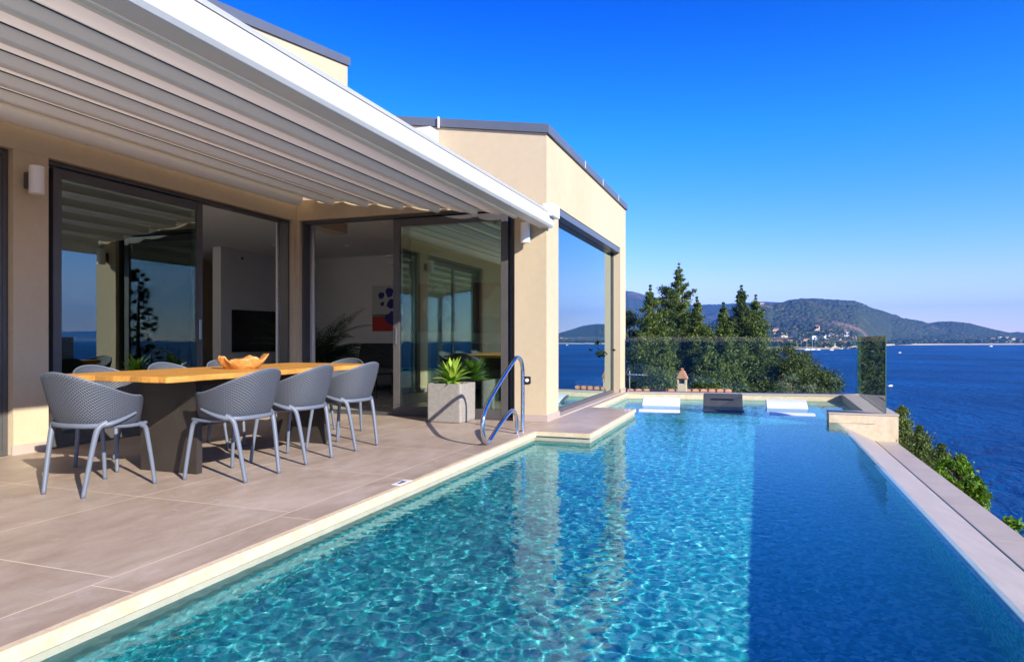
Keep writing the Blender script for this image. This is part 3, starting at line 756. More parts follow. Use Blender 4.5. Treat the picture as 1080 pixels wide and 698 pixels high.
# ================================================================== CHAIRS
def chair_mats():
    t = NT('perforated_resin'); uv = t.n('TexCoord').outputs['UV']
    mp = t.n('Mapping'); mp.inputs['Rotation'].default_value = (0, 0, R_(45)); mp.inputs['Scale'].default_value = (66, 66, 1); t.l(uv, mp.inputs[0])
    v = t.n('TexVoronoi', voronoi_dimensions='2D'); v.inputs['Scale'].default_value = 1; v.inputs['Randomness'].default_value = 0; t.l(mp.outputs[0], v.inputs['Vector'])
    d = v.outputs['Distance']; hole = t.ramp(d, [(.26, (1,1,1)), (.36, (0,0,0))])
    c = t.mix(hole, (.092,.106,.134), (.012,.014,.018)); t.set(c, .5, 0, .4)
    t.bump(t.ramp(d, [(.15, (0,0,0)), (.5, (1,1,1))]), .8, .004)
    f = NT('grey_resin'); f.set((.125,.147,.19), .45, 0, .45); f.bump(f.noise(f.obj(), 300, 2), .05, .001)
    return t.m, f.m
M['shell'], M['resin'] = chair_mats()
def chair_shell():
    me = bpy.data.meshes.new('shell'); bm = bmesh.new(); uvl = bm.loops.layers.uv.new('UVMap')
    A = R_(148); NA = 84; NV = 14
    def sup(a, rx, ry, e=2.4):
        cx, sx = math.cos(a), math.sin(a); k = (abs(cx)**e+abs(sx)**e)**(-1/e); return -cx*k*rx, sx*k*ry
    def pt(a, v):
        aa = abs(a)
        h = .79-.165*(1-math.cos(min(aa/R_(112), 1)*math.pi))/2*1.0
        if aa > R_(112):
            q = (aa-R_(112))/(A-R_(112)); h = .445+(h-.445)*math.sqrt(max(0, 1-q**1.9))
        bx, by = sup(a, .195 if math.cos(a) > 0 else .225, .215)
        rx, ry = sup(a, .315 if math.cos(a) > 0 else .235, .290)
        vv = v**.62
        z = .44+(h-.44)*v
        lift = (h-.44)/.35
        w_ = vv*min(1, .35+.65*lift)
        return Vector((bx+(rx-bx)*w_, by+(ry-by)*w_, z))
    grid = [[bm.verts.new(pt(-A+2*A*i/NA, j/NV)) for j in range(NV+1)] for i in range(NA+1)]
    for i in range(NA):
        for j in range(NV):
            f = bm.faces.new((grid[i][j], grid[i+1][j], grid[i+1][j+1], grid[i][j+1])); f.smooth = True
            for lp, (a, b_) in zip(f.loops, ((i, j), (i+1, j), (i+1, j+1), (i, j+1))):
                lp[uvl].uv = ((-A+2*A*a/NA)*.27, b_/NV*.33)
    # seat pan
    c = bm.verts.new((.0, 0, .425)); ring = [grid[i][0] for i in range(NA+1)]
    n2 = 12
    for k in range(1, n2): ring.append(bm.verts.new(pt(A+(2*math.pi-2*A)*k/n2, 0)+Vector((.012, 0, -.008*math.sin(math.pi*k/n2)))))
    rings = [ring]
    for s_ in (.75, .5, .25):
        rings.append([bm.verts.new(Vector((r.co.x*s_, r.co.y*s_, r.co.z*s_**1.2+(.422)*(1-s_**1.2)))) for r in ring])
    def uvf(f):
        for lp in f.loops: lp[uvl].uv = (lp.vert.co.x, lp.vert.co.y)
        f.smooth = True
    for a, b_ in zip(rings[:-1], rings[1:]):
        for k in range(len(ring)): uvf(bm.faces.new((a[k], b_[k], b_[(k+1) % len(ring)], a[(k+1) % len(ring)])))
    for k in range(len(ring)): uvf(bm.faces.new((rings[-1][k], c, rings[-1][(k+1) % len(ring)])))
    bmesh.ops.recalc_face_normals(bm, faces=bm.faces); bm.to_mesh(me); bm.free(); me.materials.append(M['shell'])
    return me, pt, A
def make_chair():
    root = empty('dining_chair', (0, 0, 0), cat='chair')
    me, pt, A = chair_shell()
    o = bpy.data.objects.new('shell', me); COL.objects.link(o); o.parent = root
    s_ = o.modifiers.new('s', 'SOLIDIFY'); s_.thickness = .007; s_.offset = 1
    # rolled rim
    rim = [pt(-A+2*A*i/90, 1) for i in range(91)]
    MB().tube(rim, .0065, 8).build('rim', M['resin'], root, smooth='all')
    # frame: band behind the shell running forward into side brackets
    band = smooth_path([(.06, -.268, .515), (-.03, -.262, .482), (-.12, -.235, .455), (-.185, -.165, .447), (-.215, -.08, .447), (-.22, 0, .447),
                        (-.215, .08, .447), (-.185, .165, .447), (-.12, .235, .455), (-.03, .262, .482), (.06, .268, .515)], 6)
    n = len(band); rads = [.008+.009*min(1, min(i, n-1-i)/12) for i in range(n)]
    m = MB().tube(band, rads, 10)
    for s in (-1, 1):
        m.tube(smooth_path([(-.15, s*.2, .445), (0, s*.212, .428), (.12, s*.212, .425), (.2, s*.20, .43)], 4), .013, 8)
    m.tube([(.19, -.19, .425), (.205, 0, .417), (.19, .19, .425)], .012, 8)
    m.tube([(-.19, -.15, .44), (0, 0, .408), (.18, .17, .425)], .010, 8); m.tube([(-.19, .15, .44), (0, 0, .406), (.18, -.17, .425)], .010, 8)
    m.build('frame', M['resin'], root, smooth='all')
    for s in (-1, 1):
        p = smooth_path([(-.12, s*.228, .468), (-.165, s*.205, .435), (-.19, s*.197, .35), (-.222, s*.186, .17), (-.25, s*.176, .0)], 5)
        k = len(p); MB().tube(p, [.021-.0075*i/k for i in range(k)], 12).build('leg', M['resin'], root, smooth='all')
        p = smooth_path([(.15, s*.203, .422), (.188, s*.207, .395), (.205, s*.214, .30), (.225, s*.225, .15), (.24, s*.235, .0)], 5)
        k = len(p); MB().tube(p, [.0175-.0048*i/k for i in range(k)], 12).build('leg', M['resin'], root, smooth='all')
    return root
chair = make_chair()
GR = 'grey perforated armchairs around the dining table'
CH = [((-4.18, 3.37), 90, 'grey armchair at the near end of the table, closest to the camera'),
      ((-3.62, 4.02), 180, 'nearest of the three grey armchairs on the pool side of the table'),
      ((-3.65, 4.73), 181, 'middle one of the three grey armchairs on the pool side of the table'),
      ((-3.65, 5.46), 179, 'farthest of the three grey armchairs on the pool side of the table'),
      ((-4.80, 4.05), 2, 'grey armchair on the house side, showing just right of the nearest chair'),
      ((-4.80, 4.74), -1, 'grey armchair on the house side, its back between the nearest chair and the bowl'),
      ((-4.80, 5.42), 0, 'grey armchair on the house side, its back mostly behind the wooden bowl'),
      ((-4.28, 6.22), -92, 'grey armchair at the far end of the table near the palm')]
for i, ((x, y), a, lab) in enumerate(CH):
    o = chair if i == 0 else copy_tree(chair)
    o.location = (x, y, 0); o.rotation_euler = (0, 0, R_(a)); tag(o, lab, 'chair', GR)

# ================================================================== POOL LOUNGERS
def lounger(x, y, rz, mat, label, kind):
    e = empty('pool_lounger', (x, y, SHZ), rz, label=label, cat='pool lounger', group='loungers standing on the submerged pool shelf')
    # local y runs from feet (0) to head
    if kind == 'chaise':
        prof = [(0, .30), (.12, .405), (.30, .445), (.45, .42), (.65, .33), (.85, .27), (1.02, .30), (1.2, .42), (1.42, .50), (1.62, .53)]
    else:
        prof = [(0, .34), (.08, .42), (.2, .44), (.34, .40), (.55, .32), (.75, .32), (.86, .38), (.95, .51), (1.03, .63)]
    pp = smooth_path([(0, p[0], p[1]-.20) for p in prof], 4)
    W = .31
    top = [(p.y, p.z) for p in pp]; bot = [(p.y, p.z-.05-.02*math.sin(i/len(pp)*3)) for i, p in enumerate(pp)]
    MB().prism(top+bot[::-1], 'x', -W, W).build('seat', mat, e, bevel=.008)
    for s in (-1, 1):
        b0 = [(p[0], p[1]-.052) for p in top[2:-3]]
        MB().prism([(b0[0][0], 0.001)]+b0+[(b0[-1][0], 0.001)], 'x', s*W*.86-.02, s*W*.86+.02).build('leg', mat, e)
    if kind != 'chaise':
        MB().box(-.17, .17, .935, .952, .33, .348).build('slot', M['black'], e)
    return e
lounger(-1.42, 10.35, R_(6), M['lounge_white'], 'white lounger in the shallow water, left of the charcoal seat', 'chaise')
lounger(-.52, 10.85, R_(3), M['lounge_grey'], 'charcoal lounger standing in the shallow end of the pool', 'seat')
lounger(.46, 10.55, R_(2), M['lounge_white'], 'white lounger in the shallow water, right of the charcoal seat', 'chaise')

# ================================================================== GLASS BALUSTRADE
gb = empty('glass_balustrade', (1.5, 12, .03), label='frameless clear glass balustrade on the coping at the far end of the pool', cat='balustrade')
BO = Vector((1.5, 12, .03))
def panel(x0, y0, x1, y1, z0=.034, z1=1.05):
    d = Vector((x1-x0, y1-y0, 0)); n = Vector((-d.y, d.x, 0)).normalized()*.006
    m = MB(); a = Vector((x0, y0, 0)); b_ = Vector((x1, y1, 0))
    vs = [(*(p+q).xy, z) for z in (z0, z1) for p, q in ((a, -n), (b_, -n), (b_, n), (a, n))]
    m.add(vs, [(0, 3, 2, 1), (4, 5, 6, 7), (0, 1, 5, 4), (1, 2, 6, 5), (2, 3, 7, 6), (3, 0, 4, 7)])
    p = m.build('glass_panel', None, gb, mats=[M['glass_clear'], M['glass_edge']], fm=[1, 1, 0, 1, 0, 1]); p.matrix_parent_inverse = Matrix.Translation(-BO)
    return p
panel(.885, 10.04, 1.54, 10.045)
panel(1.555, 10.06, 1.655, 13.60)
panel(1.64, 13.64, -.44, 13.30); panel(-.455, 13.297, -2.36, 12.98)

# ================================================================== INTERIOR OBJECTS
tv = empty('television', (-9.72, 11.5, 1.17), rz=R_(-4), label='large black flat television on the interior wall', cat='television')
box('body', M['black'], tv, -.03, .02, -.72, .72, -.42, .42, bevel=.004); box('screen', M['tvblack'], tv, .021, .024, -.71, .71, -.405, .41)
box('bracket', M['black'], tv, -.07, -.031, -.15, .15, -.1, .1)
def sofa(x, y, rz, L, label):
    e = empty('sofa', (x, y, 0), rz, label=label, cat='sofa')
    box('base', M['sofa_grey'], e, -L/2, L/2, -.45, .45, .13, .42, bevel=.03)
    box('backrest', M['sofa_grey'], e, -L/2, L/2, .451, .62, .13, .72, bevel=.03)
    n = int(L/.95)
    for i in range(n):
        a = -L/2+L*i/n
        MB().prism([(.30, .43), (.44, .43), (.60, .90), (.50, .93), (.44, .91)], 'x', a+.02, a+L/n-.02).build('cushion', M['cushion'], e, bevel=.03)
    for xx in (-L/2+.1, L/2-.1): box('leg', M['black'], e, xx-.02, xx+.02, -.4, .55, 0, .129)
sofa(-6.0, 11.95, 0, 3.8, 'long dark grey sofa under the pictures, seen through the sliding doors')
sofa(-8.35, 12.0, 0, .9, 'short grey seat beside the palm behind the opening')
ct = empty('side_table', (-6.6, 10.4, 0), label='thin black metal coffee table in front of the sofa', cat='side table')
box('tabletop', M['black'], ct, -.5, .5, -.3, .3, .39, .41)
for a, b_ in ((-.47, -.27), (.47, -.27), (-.47, .27), (.47, .27)): box('leg', M['black'], ct, a-.01, a+.01, b_-.01, b_+.01, 0, .389)
def art(x, z, wd, h, label, kind):
    e = empty('painting', (x, 12.795, z), label=label, cat='painting', group='colourful paintings on the rear wall')
    box('canvas', M['canvas'] if kind == 0 else NT('red_canvas').set((.42,.05,.06), .8).m, e, -wd/2, wd/2, -.03, 0, -h/2, h/2)
    rr = random.Random(kind+5); blue = NT('paint_blue').set((.02,.03,.22), .7).m; red = NT('paint_red').set((.55,.03,.02), .7).m
    teal = NT('paint_teal').set((.05,.30,.40), .7).m; pale = NT('paint_pale').set((.62,.60,.52), .7).m
    def blob(cx, cz, r, mat, k, dy):
        a = [(cx+r*(.7+.5*rr.random())*math.cos(i*.45), cz+r*(.7+.5*rr.random())*math.sin(i*.45)) for i in range(14)]
        a = [(min(max(p[0], -wd/2+.01), wd/2-.01), min(max(p[1], -h/2+.01), h/2-.01)) for p in a]
        MB().prism(a, 'y', -.031-dy, -.033-dy).build('paint_shape', mat, e)
    if kind == 0:
        MB().box(-wd/2+.01, wd/2-.01, -.0325, -.031, -h/2+.01, -.17).build('paint_shape', red, e); MB().box(-wd/2+.01, wd/2-.01, -.0326, -.0312, -.168, -.12).build('paint_shape', NT('paint_green').set((.10,.30,.16), .7).m, e)
        blob(-.25, .27, .08, blue, 0, 0); blob(-.05, .33, .10, blue, 0, .001); blob(-.02, .1, .10, blue, 0, .002)
        blob(-.22, .1, .05, blue, 0, .003); blob(.03, -.22, .16, blue, 0, .0045); blob(.25, .2, .1, blue, 0, .006)
    else:
        blob(0, 0, .32, pale, 0, 0); blob(.1, .3, .15, pale, 0, .002); blob(-.1, -.35, .2, teal, 0, .004); blob(.2, -.3, .17, blue, 0, .006)
art(-7.35, 1.66, .95, .98, 'painting with blue figures on white, seen through the open door', 0)
art(-6.3, 1.66, .82, 1.0, 'red and pale painting on the rear wall, left of the pair behind glass', 1)
art(-5.0, 1.64, .95, 1.02, 'red and pale painting on the rear wall, right of the pair behind glass', 2)
fan = empty('ceiling_fan', (-5.6, 10.4, 2.35), label='white three blade ceiling fan in the living room', cat='ceiling fan')
MB().lathe([(.02, .449), (.05, .445), (.015, .40), (.015, .08), (.09, .06), (.09, -.02), (.04, -.05)], 20).build('motor', M['lamp_white'], fan, smooth=True)
for k in range(3):
    a = k*2.0944+.5; m = MB(); d = Vector((math.cos(a), math.sin(a), 0)); s_ = Vector((-d.y, d.x, .15)).normalized()
    m.add([d*.08-s_*.04, d*.75-s_*.07, d*.75+s_*.07, d*.08+s_*.04], [(0, 1, 2, 3)]); o = m.build('blade', M['lamp_white'], fan, recalc=False)
    q = o.modifiers.new('s', 'SOLIDIFY'); q.thickness = .01
# small downlights in the ceiling (unlit)
for i, (x, y) in enumerate([(-7.4, 9.4), (-8.5, 8.3), (-7.4, 11.2), (-5.4, 9.2), (-4.3, 11.0), (-8.6, 10.6)]):
    tag(MB().lathe([(.01, 0), (.045, 0), (.05, .01), (.05, .02)], 16, (x, y, 2.779)).build('downlight', M['lamp_white'], None, smooth=True),
        'small round recessed downlight in the living room ceiling', 'downlight', 'downlights in the living room ceiling')
dt = empty('smoke_detector', (-9.79, 11.0, 2.62), label='small white motion detector high on the television wall', cat='detector')
box('body', M['lamp_white'], dt, .0, .06, -.05, .05, -.04, .04, bevel=.01); box('lens', M['frame'], dt, .061, .066, -.03, .03, -.02, .02)
vt = empty('wall_vent', (-9.799, 12.62, 2.3), label='dark rectangular air vent on the wall above the television', cat='vent')
box('grille', M['int_dark'], vt, .0, .02, -.17, .17, -.14, .14); [box('slat', M['frame'], vt, .021, .026, -.16, .16, -.11+.05*k, -.09+.05*k) for k in range(5)]

def frond(mb, base, az, el, L, droop, leaf=.18, n=22):
    p = Vector(base); pts = [p.copy()]; seg = n
    for i in range(seg):
        d = Vector((math.cos(az)*math.cos(el), math.sin(az)*math.cos(el), math.sin(el))); p = p+d*(L/seg); el -= droop/seg; pts.append(p.copy())
        side = Vector((-math.sin(az), math.cos(az), 0)); t = i/seg
        if i > 3:
            l = leaf*math.sin(math.pi*min(1, .15+t*.85))+.03
            for s in (-1, 1):
                tip = p+side*s*l*.8+d*l*.7+Vector((0, 0, -.25*l)); q = p+d*.012
                mb.add([p, p+(tip-p)*.4+d*.012, tip, p+(tip-p)*.4-d*.012], [(0, 1, 2, 3)])
    mb.tube(pts, [.006*(1-.7*i/seg) for i in range(seg+1)], 5)
pm = empty('palm_plant', (-7.45, 10.3, 0), label='dark indoor palm in a pot behind the open doorway', cat='palm')
MB().lathe([(.14, 0), (.2, .4), (.19, .41), (.17, .38)], 24).build('pot', M['int_dark'], pm, smooth=True)
m = MB()
for i in range(46): frond(m, (rnd.uniform(-.05, .05), rnd.uniform(-.05, .05), .38), rnd.uniform(0, 6.28), R_(rnd.uniform(50, 88)), rnd.uniform(1.0, 1.65), R_(rnd.uniform(50, 110)), .26)
m.build('fronds', M['palm'], pm, recalc=False)

def leafmesh(name, C, size, mat, parent, asp=.45, seed=0, upbias=0, grav=None):
    """C: (n,3) centres -> one small rhombic leaf each"""
    rs = np.random.RandomState(seed); n = len(C)
    d = rs.normal(size=(n, 3)); d[:, 2] += upbias
    if grav is not None: d += grav
    d /= np.linalg.norm(d, axis=1, keepdims=True)+1e-9
    r = rs.normal(size=(n, 3)); s = np.cross(d, r); s /= np.linalg.norm(s, axis=1, keepdims=True)+1e-9
    L = (size*(.6+.8*rs.rand(n)))[:, None]
    V_ = np.stack([C-d*L*.5, C+s*L*asp*.5, C+d*L*.5, C-s*L*asp*.5], 1).reshape(-1, 3)
    return npmesh(name, V_, np.arange(4*n).reshape(n, 4), mat, parent)

wp = empty('potted_plant', (-3.08, 12.15, 0), label='leafy dark plant in a tall white pot behind the pool window', cat='plant')
MB().lathe([(.16, 0), (.165, .01), (.25, .52), (.23, .52), (.22, .48)], 28).build('pot', M['lamp_white'], wp, smooth=True)
rs = np.random.RandomState(2); cl = rs.normal(size=(34, 3))*[.30, .30, .22]+[0, 0, .92]
C = (cl[:, None, :]+rs.normal(size=(34, 16, 3))*.055).reshape(-1, 3)
leafmesh('leaves', C, .11, M['palm'], wp, .6, 3)
m = MB(); [m.tube([(0, 0, .48), (c[0]*.4, c[1]*.4, .48+(c[2]-.48)*.5), tuple(c)], [.012, .008, .004], 5) for c in cl[::2]]
m.build('stem', M['bark'], wp)

# ================================================================== TREES
def tree(name, x, y, zb, ztop, rad, kind, mat, label, seed, n=9000, leaf=.11, group=None, lean=0, cat='tree'):
    rs = np.random.RandomState(seed); H = ztop-zb
    e = empty(name, (x, y, zb), label=label, cat=cat, group=group)
    tr = MB(); tr.tube([(0, 0, 0), (lean*.3, .05, H*.35), (lean*.7, 0, H*.7), (lean, 0, H*.97)], [.045*H**.7, .035*H**.7, .018*H**.7, .01], 8)
    cen = []
    if kind == 'conifer':
        zz = H*.06; az = rs.rand()*6
        while zz < H*.985:
            t = zz/H; Lm = rad*(1-t)**.78*1.2*(1 if t > .12 else .7+2.5*t)
            for k in range(5 if t < .8 else 3):
                az += 2.4+rs.normal()*.3; L = Lm*rs.uniform(.5, 1.18); el = R_(rs.uniform(5, 38)+t*18)
                b0 = Vector((lean*t, 0, zz)); d = Vector((math.cos(az)*math.cos(el), math.sin(az)*math.cos(el), math.sin(el)))
                tr.tube([b0, b0+d*L*.6, b0+d*L], [.012+.02*(1-t), .012, .004], 4, cap=False)
                nn = max(2, int(L/.15))
                for q in range(nn):
                    s_ = .25+.75*(q+rs.rand())/nn; p = b0+d*L*s_+Vector((0, 0, .10*L*s_*s_)); cen.append((*p, (.10+.14*(1-abs(s_-.6)))*min(1, .2+2.0*(1-t))))
            zz += .14+.10*(1-t)
        cen += [(lean, 0, H*q, .03) for q in (.95, .965, .98, .995, 1.01)]
    elif kind == 'column':
        for i in range(260):
            t = rs.rand()**.85; r = rad*math.sin(math.pi*min(1, .12+.88*(1-t)**.8)*.62)*(.55+.45*rs.rand()); a = rs.rand()*6.28
            cen.append((r*math.cos(a), r*math.sin(a), H*(.03+.95*t), .13))
        tr.tube([(0, 0, 0), (0, 0, H*.8)], [.08, .03], 6)
    else:
        K = int(70*max(1, rad))
        for i in range(K):
            a = rs.rand()*6.28; u = rs.rand()**.5; ph = math.acos(rs.uniform(-.35, 1)); rr_ = rad*(.62+.38*u)*(1+.16*math.sin(3*a+seed)+.12*math.sin(5*ph+seed*2))
            p = (rr_*math.sin(ph)*math.cos(a), rr_*math.sin(ph)*math.sin(a), H*.5+H*.5*(.62+.38*u)*math.cos(ph)*(1+.08*math.sin(4*a)), min(.20+.12*rs.rand(), rad*.30))
            cen.append(p)
            if i % 5 == 0: tr.tube([(0, 0, H*.25), (p[0]*.5, p[1]*.5, (p[2]+H*.25)*.5), p[:3]], [.05, .03, .008], 4, cap=False)
    cen = np.array(cen); k = max(12, int(4.2*n)//len(cen)); leaf *= .66
    off = rs.normal(size=(len(cen), k, 3))*cen[:, None, 3:4]*[.5, .5, .36]
    C = (cen[:, None, :3]+off).reshape(-1, 3); C = C[C[:, 2] > .02]
    leafmesh('crown', C, leaf, mat, e, .42, seed, upbias=.5 if kind != 'round' else .1)
    tr.build('trunk', M['bark'], e, smooth='all', recalc=False)
    return e
def WP(px, F):                  # ground position seen at column px of the 1080 px frame, F metres ahead
    t = (px-540)/720; return t*F*math.cos(TH)-F*math.sin(TH), t*F*math.sin(TH)+F*math.cos(TH)
def ZT(py, F): return 1-(py-358)/720*F
GT = 'trees beyond the far end of the pool'
def T(px, py, F, rad, kind, mat, label, seed, n=9000, leaf=.11, name=None, zb=None, lean=0):
    K = 2.4; F2 = F*K; x, y = WP(px, F2); zt = ZT(py, F2)
    H = (zt-(-10.0))/K
    e = tree(name or 'conifer_tree', x, y, 0, H, rad, kind, M[mat], label, seed, n, leaf, GT, lean)
    e.location.z = zt-H*K; e.scale = (K, K, K)
T(686, 304, 19, 1.55, 'conifer', 'conifer', 'conifer with a pointed tip nearest the villa corner', 1, 15000, .10)
T(716, 281, 22, 1.7, 'conifer', 'conifer', 'tallest conifer, rising highest above the hills', 2, 17000, .11)
T(703, 298, 20.5, .50, 'column', 'conifer_dark', 'slim dark cypress standing against the tallest conifer', 3, 9000, .09, 'cypress_tree')
T(735, 316, 21, 1.35, 'conifer', 'conifer', 'ragged conifer just right of the tallest one', 4, 12000, .11)
T(763, 322, 19.5, 1.35, 'conifer', 'conifer', 'lower bushy conifer in the middle of the row, above the charcoal lounger', 5, 14000, .10)
T(782, 304, 21, 1.5, 'conifer', 'conifer_dark', 'dark spired conifer, second tallest of the row', 6, 15000, .11)
T(797, 314, 20, 1.45, 'conifer', 'conifer', 'round topped conifer at the right end of the row', 7, 15000, .10)
T(664, 330, 24, 1.7, 'round', 'oak', 'dark broad tree half hidden behind the villa corner', 8, 9000, .12, 'broadleaf_tree')
T(748, 350, 24, 1.9, 'round', 'oak', 'dark broad tree filling the gap behind the middle conifers', 9, 9000, .12, 'broadleaf_tree')
T(708, 345, 25, 2.0, 'round', 'oak', 'dark broad tree behind the tallest conifer', 19, 9000, .12, 'broadleaf_tree')
T(818, 366, 20, 1.55, 'round', 'oak', 'dense dark green oak at the right of the conifers', 10, 14000, .11, 'oak_tree')
T(843, 378, 20.5, 1.2, 'round', 'oak', 'dense dark green oak sloping down towards the sea', 11, 11000, .11, 'oak_tree')
T(862, 395, 20, .95, 'round', 'oak', 'small dark oak, last before the open sea', 12, 7000, .11, 'oak_tree')
T(700, 356, 17.5, 1.0, 'conifer', 'conifer', 'light green young conifer in front of the taller trees, behind the chimney', 13, 9000, .09)
T(745, 352, 17.5, 1.1, 'conifer', 'conifer', 'young conifer in front of the row, right of the chimney', 14, 10000, .09)
T(832, 400, 16.5, .55, 'round', 'olive', 'pale green olive bush just over the far coping', 15, 5000, .07, 'olive_bush')
T(851, 404, 16.5, .40, 'round', 'olive', 'small pale olive bush at the right of the larger one', 16, 3500, .07, 'olive_bush')
# seaward bushes below the right hand coping
def bush(x, y, zt, rad, mat, label, seed, n, leaf, kind='round', h=1.6):
    tree('shrub', x, y, zt-h, zt, rad, kind, M[mat], label, seed, n, leaf, 'shrubs below the seaward coping', cat='shrub')
bush(1.90, 11.0, .02, .24, 'juniper', 'olive grey shrub rising behind the return wall, farthest along the coping', 21, 3500, .06, 'conifer', 1.5)
bush(1.93, 10.0, -.14, .24, 'juniper', 'olive grey shrub beside the return wall, second along the coping', 22, 3500, .06, 'conifer', 1.4)
bush(2.02, 9.3, -.26, .26, 'juniper', 'low olive grey shrub touching the bright green one', 26, 2200, .055, 'conifer', 1.2)
bush(2.02, 8.65, -.26, .20, 'bright', 'bright green shrub at the middle of the seaward coping', 23, 1500, .075, h=.9)
bush(2.03, 8.1, -.40, .15, 'bright', 'smaller bright green shrub in front of the middle one', 24, 1200, .075, h=.8)
bush(2.08, 7.05, -.58, .17, 'bright', 'bright green shrub at the right edge of the view', 25, 1300, .075, h=.8)
# trees the doors mirror
tree('cypress_tree', 20.7, -13.1, -13, 5.4, 1.5, 'column', M['conifer_dark'], 'tall dark cypress on the seaward slope, mirrored in the sliding door', 31, 14000, .12)
for i, (x, y, zt, r) in enumerate([(-3.4, -13, 1.6, 1.6), (-6.8, -12, 2.2, 1.8), (.6, -15, 1.1, 1.5)]):
    tree('conifer_tree', x, y, -4, zt, r, 'conifer', M['conifer'],
         ['conifer behind the camera at the end of the pool', 'conifer behind the camera beyond the patio', 'conifer behind the camera on the seaward side'][i], 40+i, 7000, .13)

# ================================================================== NEIGHBOUR'S ROOF, CHIMNEY, AERIAL
x0, y0 = WP(655, 16); x1, y1 = WP(770, 16.6)
nb = empty('neighbour_house', (x0, y0, -4), label='low neighbouring house with a terracotta tiled ridge just past the pool', cat='house')
NO = Vector((x0, y0, -4))
def NB(o): o.matrix_parent_inverse = Matrix.Translation(-NO); return o
NB(MB().prism([(x0-1.5, y0+.6), (x1, y1+.3), (x1-.4, y1+5), (x0-2, y0+5)], 'z', -4, -1.2).build('wall', M['render'], nb))
zr = ZT(413.5, 16)
m = MB(); d = Vector((x1-x0+1.5, y1-y0-.2, 0)); d0 = Vector((x0-1.5, y0+.2, 0)); nrm = Vector((-d.y, d.x, 0)).normalized()
m.add([d0+Vector((0, 0, zr-.03)), d0+d+Vector((0, 0, zr-.03)), d0+d+nrm*2.6+Vector((0, 0, zr-.9)), d0+nrm*2.6+Vector((0, 0, zr-.9)),
       d0-nrm*.8+Vector((0, 0, zr-.35)), d0+d-nrm*.8+Vector((0, 0, zr-.35))], [(0, 1, 2, 3), (0, 4, 5, 1)])
rfo = NB(m.build('roof', M['terracotta'], nb, recalc=False))
n = int(d.length/.19); m = MB()
for i in range(n):
    p = d0+d*(i+.5)/n
    m.tube([p+nrm*.22+Vector((0, 0, zr-.02)), p-nrm*.20+Vector((0, 0, zr+.0))], [.07, .085], 8, flat=.6)
rt = NB(m.build('ridge_tiles', M['terracotta'], nb, smooth=True))
cx, cy_ = WP(719.5, 15.9)
ch = empty('chimney', (cx, cy_, zr-.3), label='small cream chimney with a pitched terracotta cap above the tiled ridge', cat='chimney')
hc = ZT(388, 15.9)-(zr-.3)
box('stack', M['render'], ch, -.10, .10, -.10, .10, 0, hc-.36, bevel=.006)
for a, b_ in ((-.085, -.085), (.085, -.085), (-.085, .085), (.085, .085)): box('post', M['render'], ch, a-.018, a+.018, b_-.018, b_+.018, hc-.36, hc-.25)
box('flue', M['black'], ch, -.05, .05, -.05, .05, hc-.36, hc-.26)
MB().prism([(-.135, hc-.25), (.135, hc-.25), (.045, hc-.06), (-.045, hc-.06)], 'y', -.13, .13).build('cap', M['terracotta'], ch, bevel=.01)
box('finial', M['terracotta'], ch, -.035, .035, -.035, .035, hc-.06, hc, bevel=.015)
ax, ay = WP(664, 15.2); zt = ZT(391, 15.2)
an = empty('aerial', (ax, ay, zr-.2), label='thin television aerial beside the villa corner', cat='aerial')
MB().tube([(0, 0, 0), (0, 0, zt-zr+.2)], .012, 6).build('mast', M['brushed'], an)
m = MB().tube([(-.05, -.05, zt-zr+.12), (.38, .1, zt-zr+.1)], .012, 6)
for k in range(5): m.tube([(.0+.07*k, -.16+.02*k, zt-zr+.12), (.0+.07*k, .16, zt-zr+.12)], .005, 5)
m.add([(-.12, -.02, zt-zr+.05), (-.02, -.02, zt-zr+.28), (-.01, .0, zt-zr+.28), (-.11, .0, zt-zr+.05)], [(0, 1, 2, 3)])
m.build('yagi', M['brushed'], an)

# ================================================================== TOWN, BOATS
def ground_z(px, F, py=None): return ZS+3
def house(px, py, F, wd, ht, mat, roof, label, rz=0):
    wd *= .85; ht *= .42
    x, y = WP(px, F); z = ZT(py, F)                       # foot of the house on the slope
    e = empty('coastal_house', (x, y, z-1), TH+rz, label=label, cat='house', group='houses of the town across the bay')
    dp = wd*.7
    MB().box(-wd/2, wd/2, -dp/2, dp/2, -6, ht+1).build('wall', M[mat], e)
    if roof:
        MB().add([(-wd/2-.5, -dp/2-.5, ht+1.01), (wd/2+.5, -dp/2-.5, ht+1.01), (wd/2+.5, dp/2+.5, ht+1.01), (-wd/2-.5, dp/2+.5, ht+1.01), (-wd*.25, 0, ht+3.2), (wd*.25, 0, ht+3.2)],
                 [(0, 1, 5, 4), (1, 2, 5), (2, 3, 4, 5), (3, 0, 4), (0, 3, 2, 1)]).build('roof', M['house_roof'], e)
    m = MB(); nw = max(2, int(wd/4))
    for st in range(max(1, int(ht/2.6))):
        for i in range(nw):
            xx = -wd/2+wd*(i+.5)/nw; m.box(xx-.5, xx+.5, -dp/2-.06, -dp/2-.01, 1+st*2.5+.6, 1+st*2.5+1.7)
    m.build('windows', M['house_dark'], e)
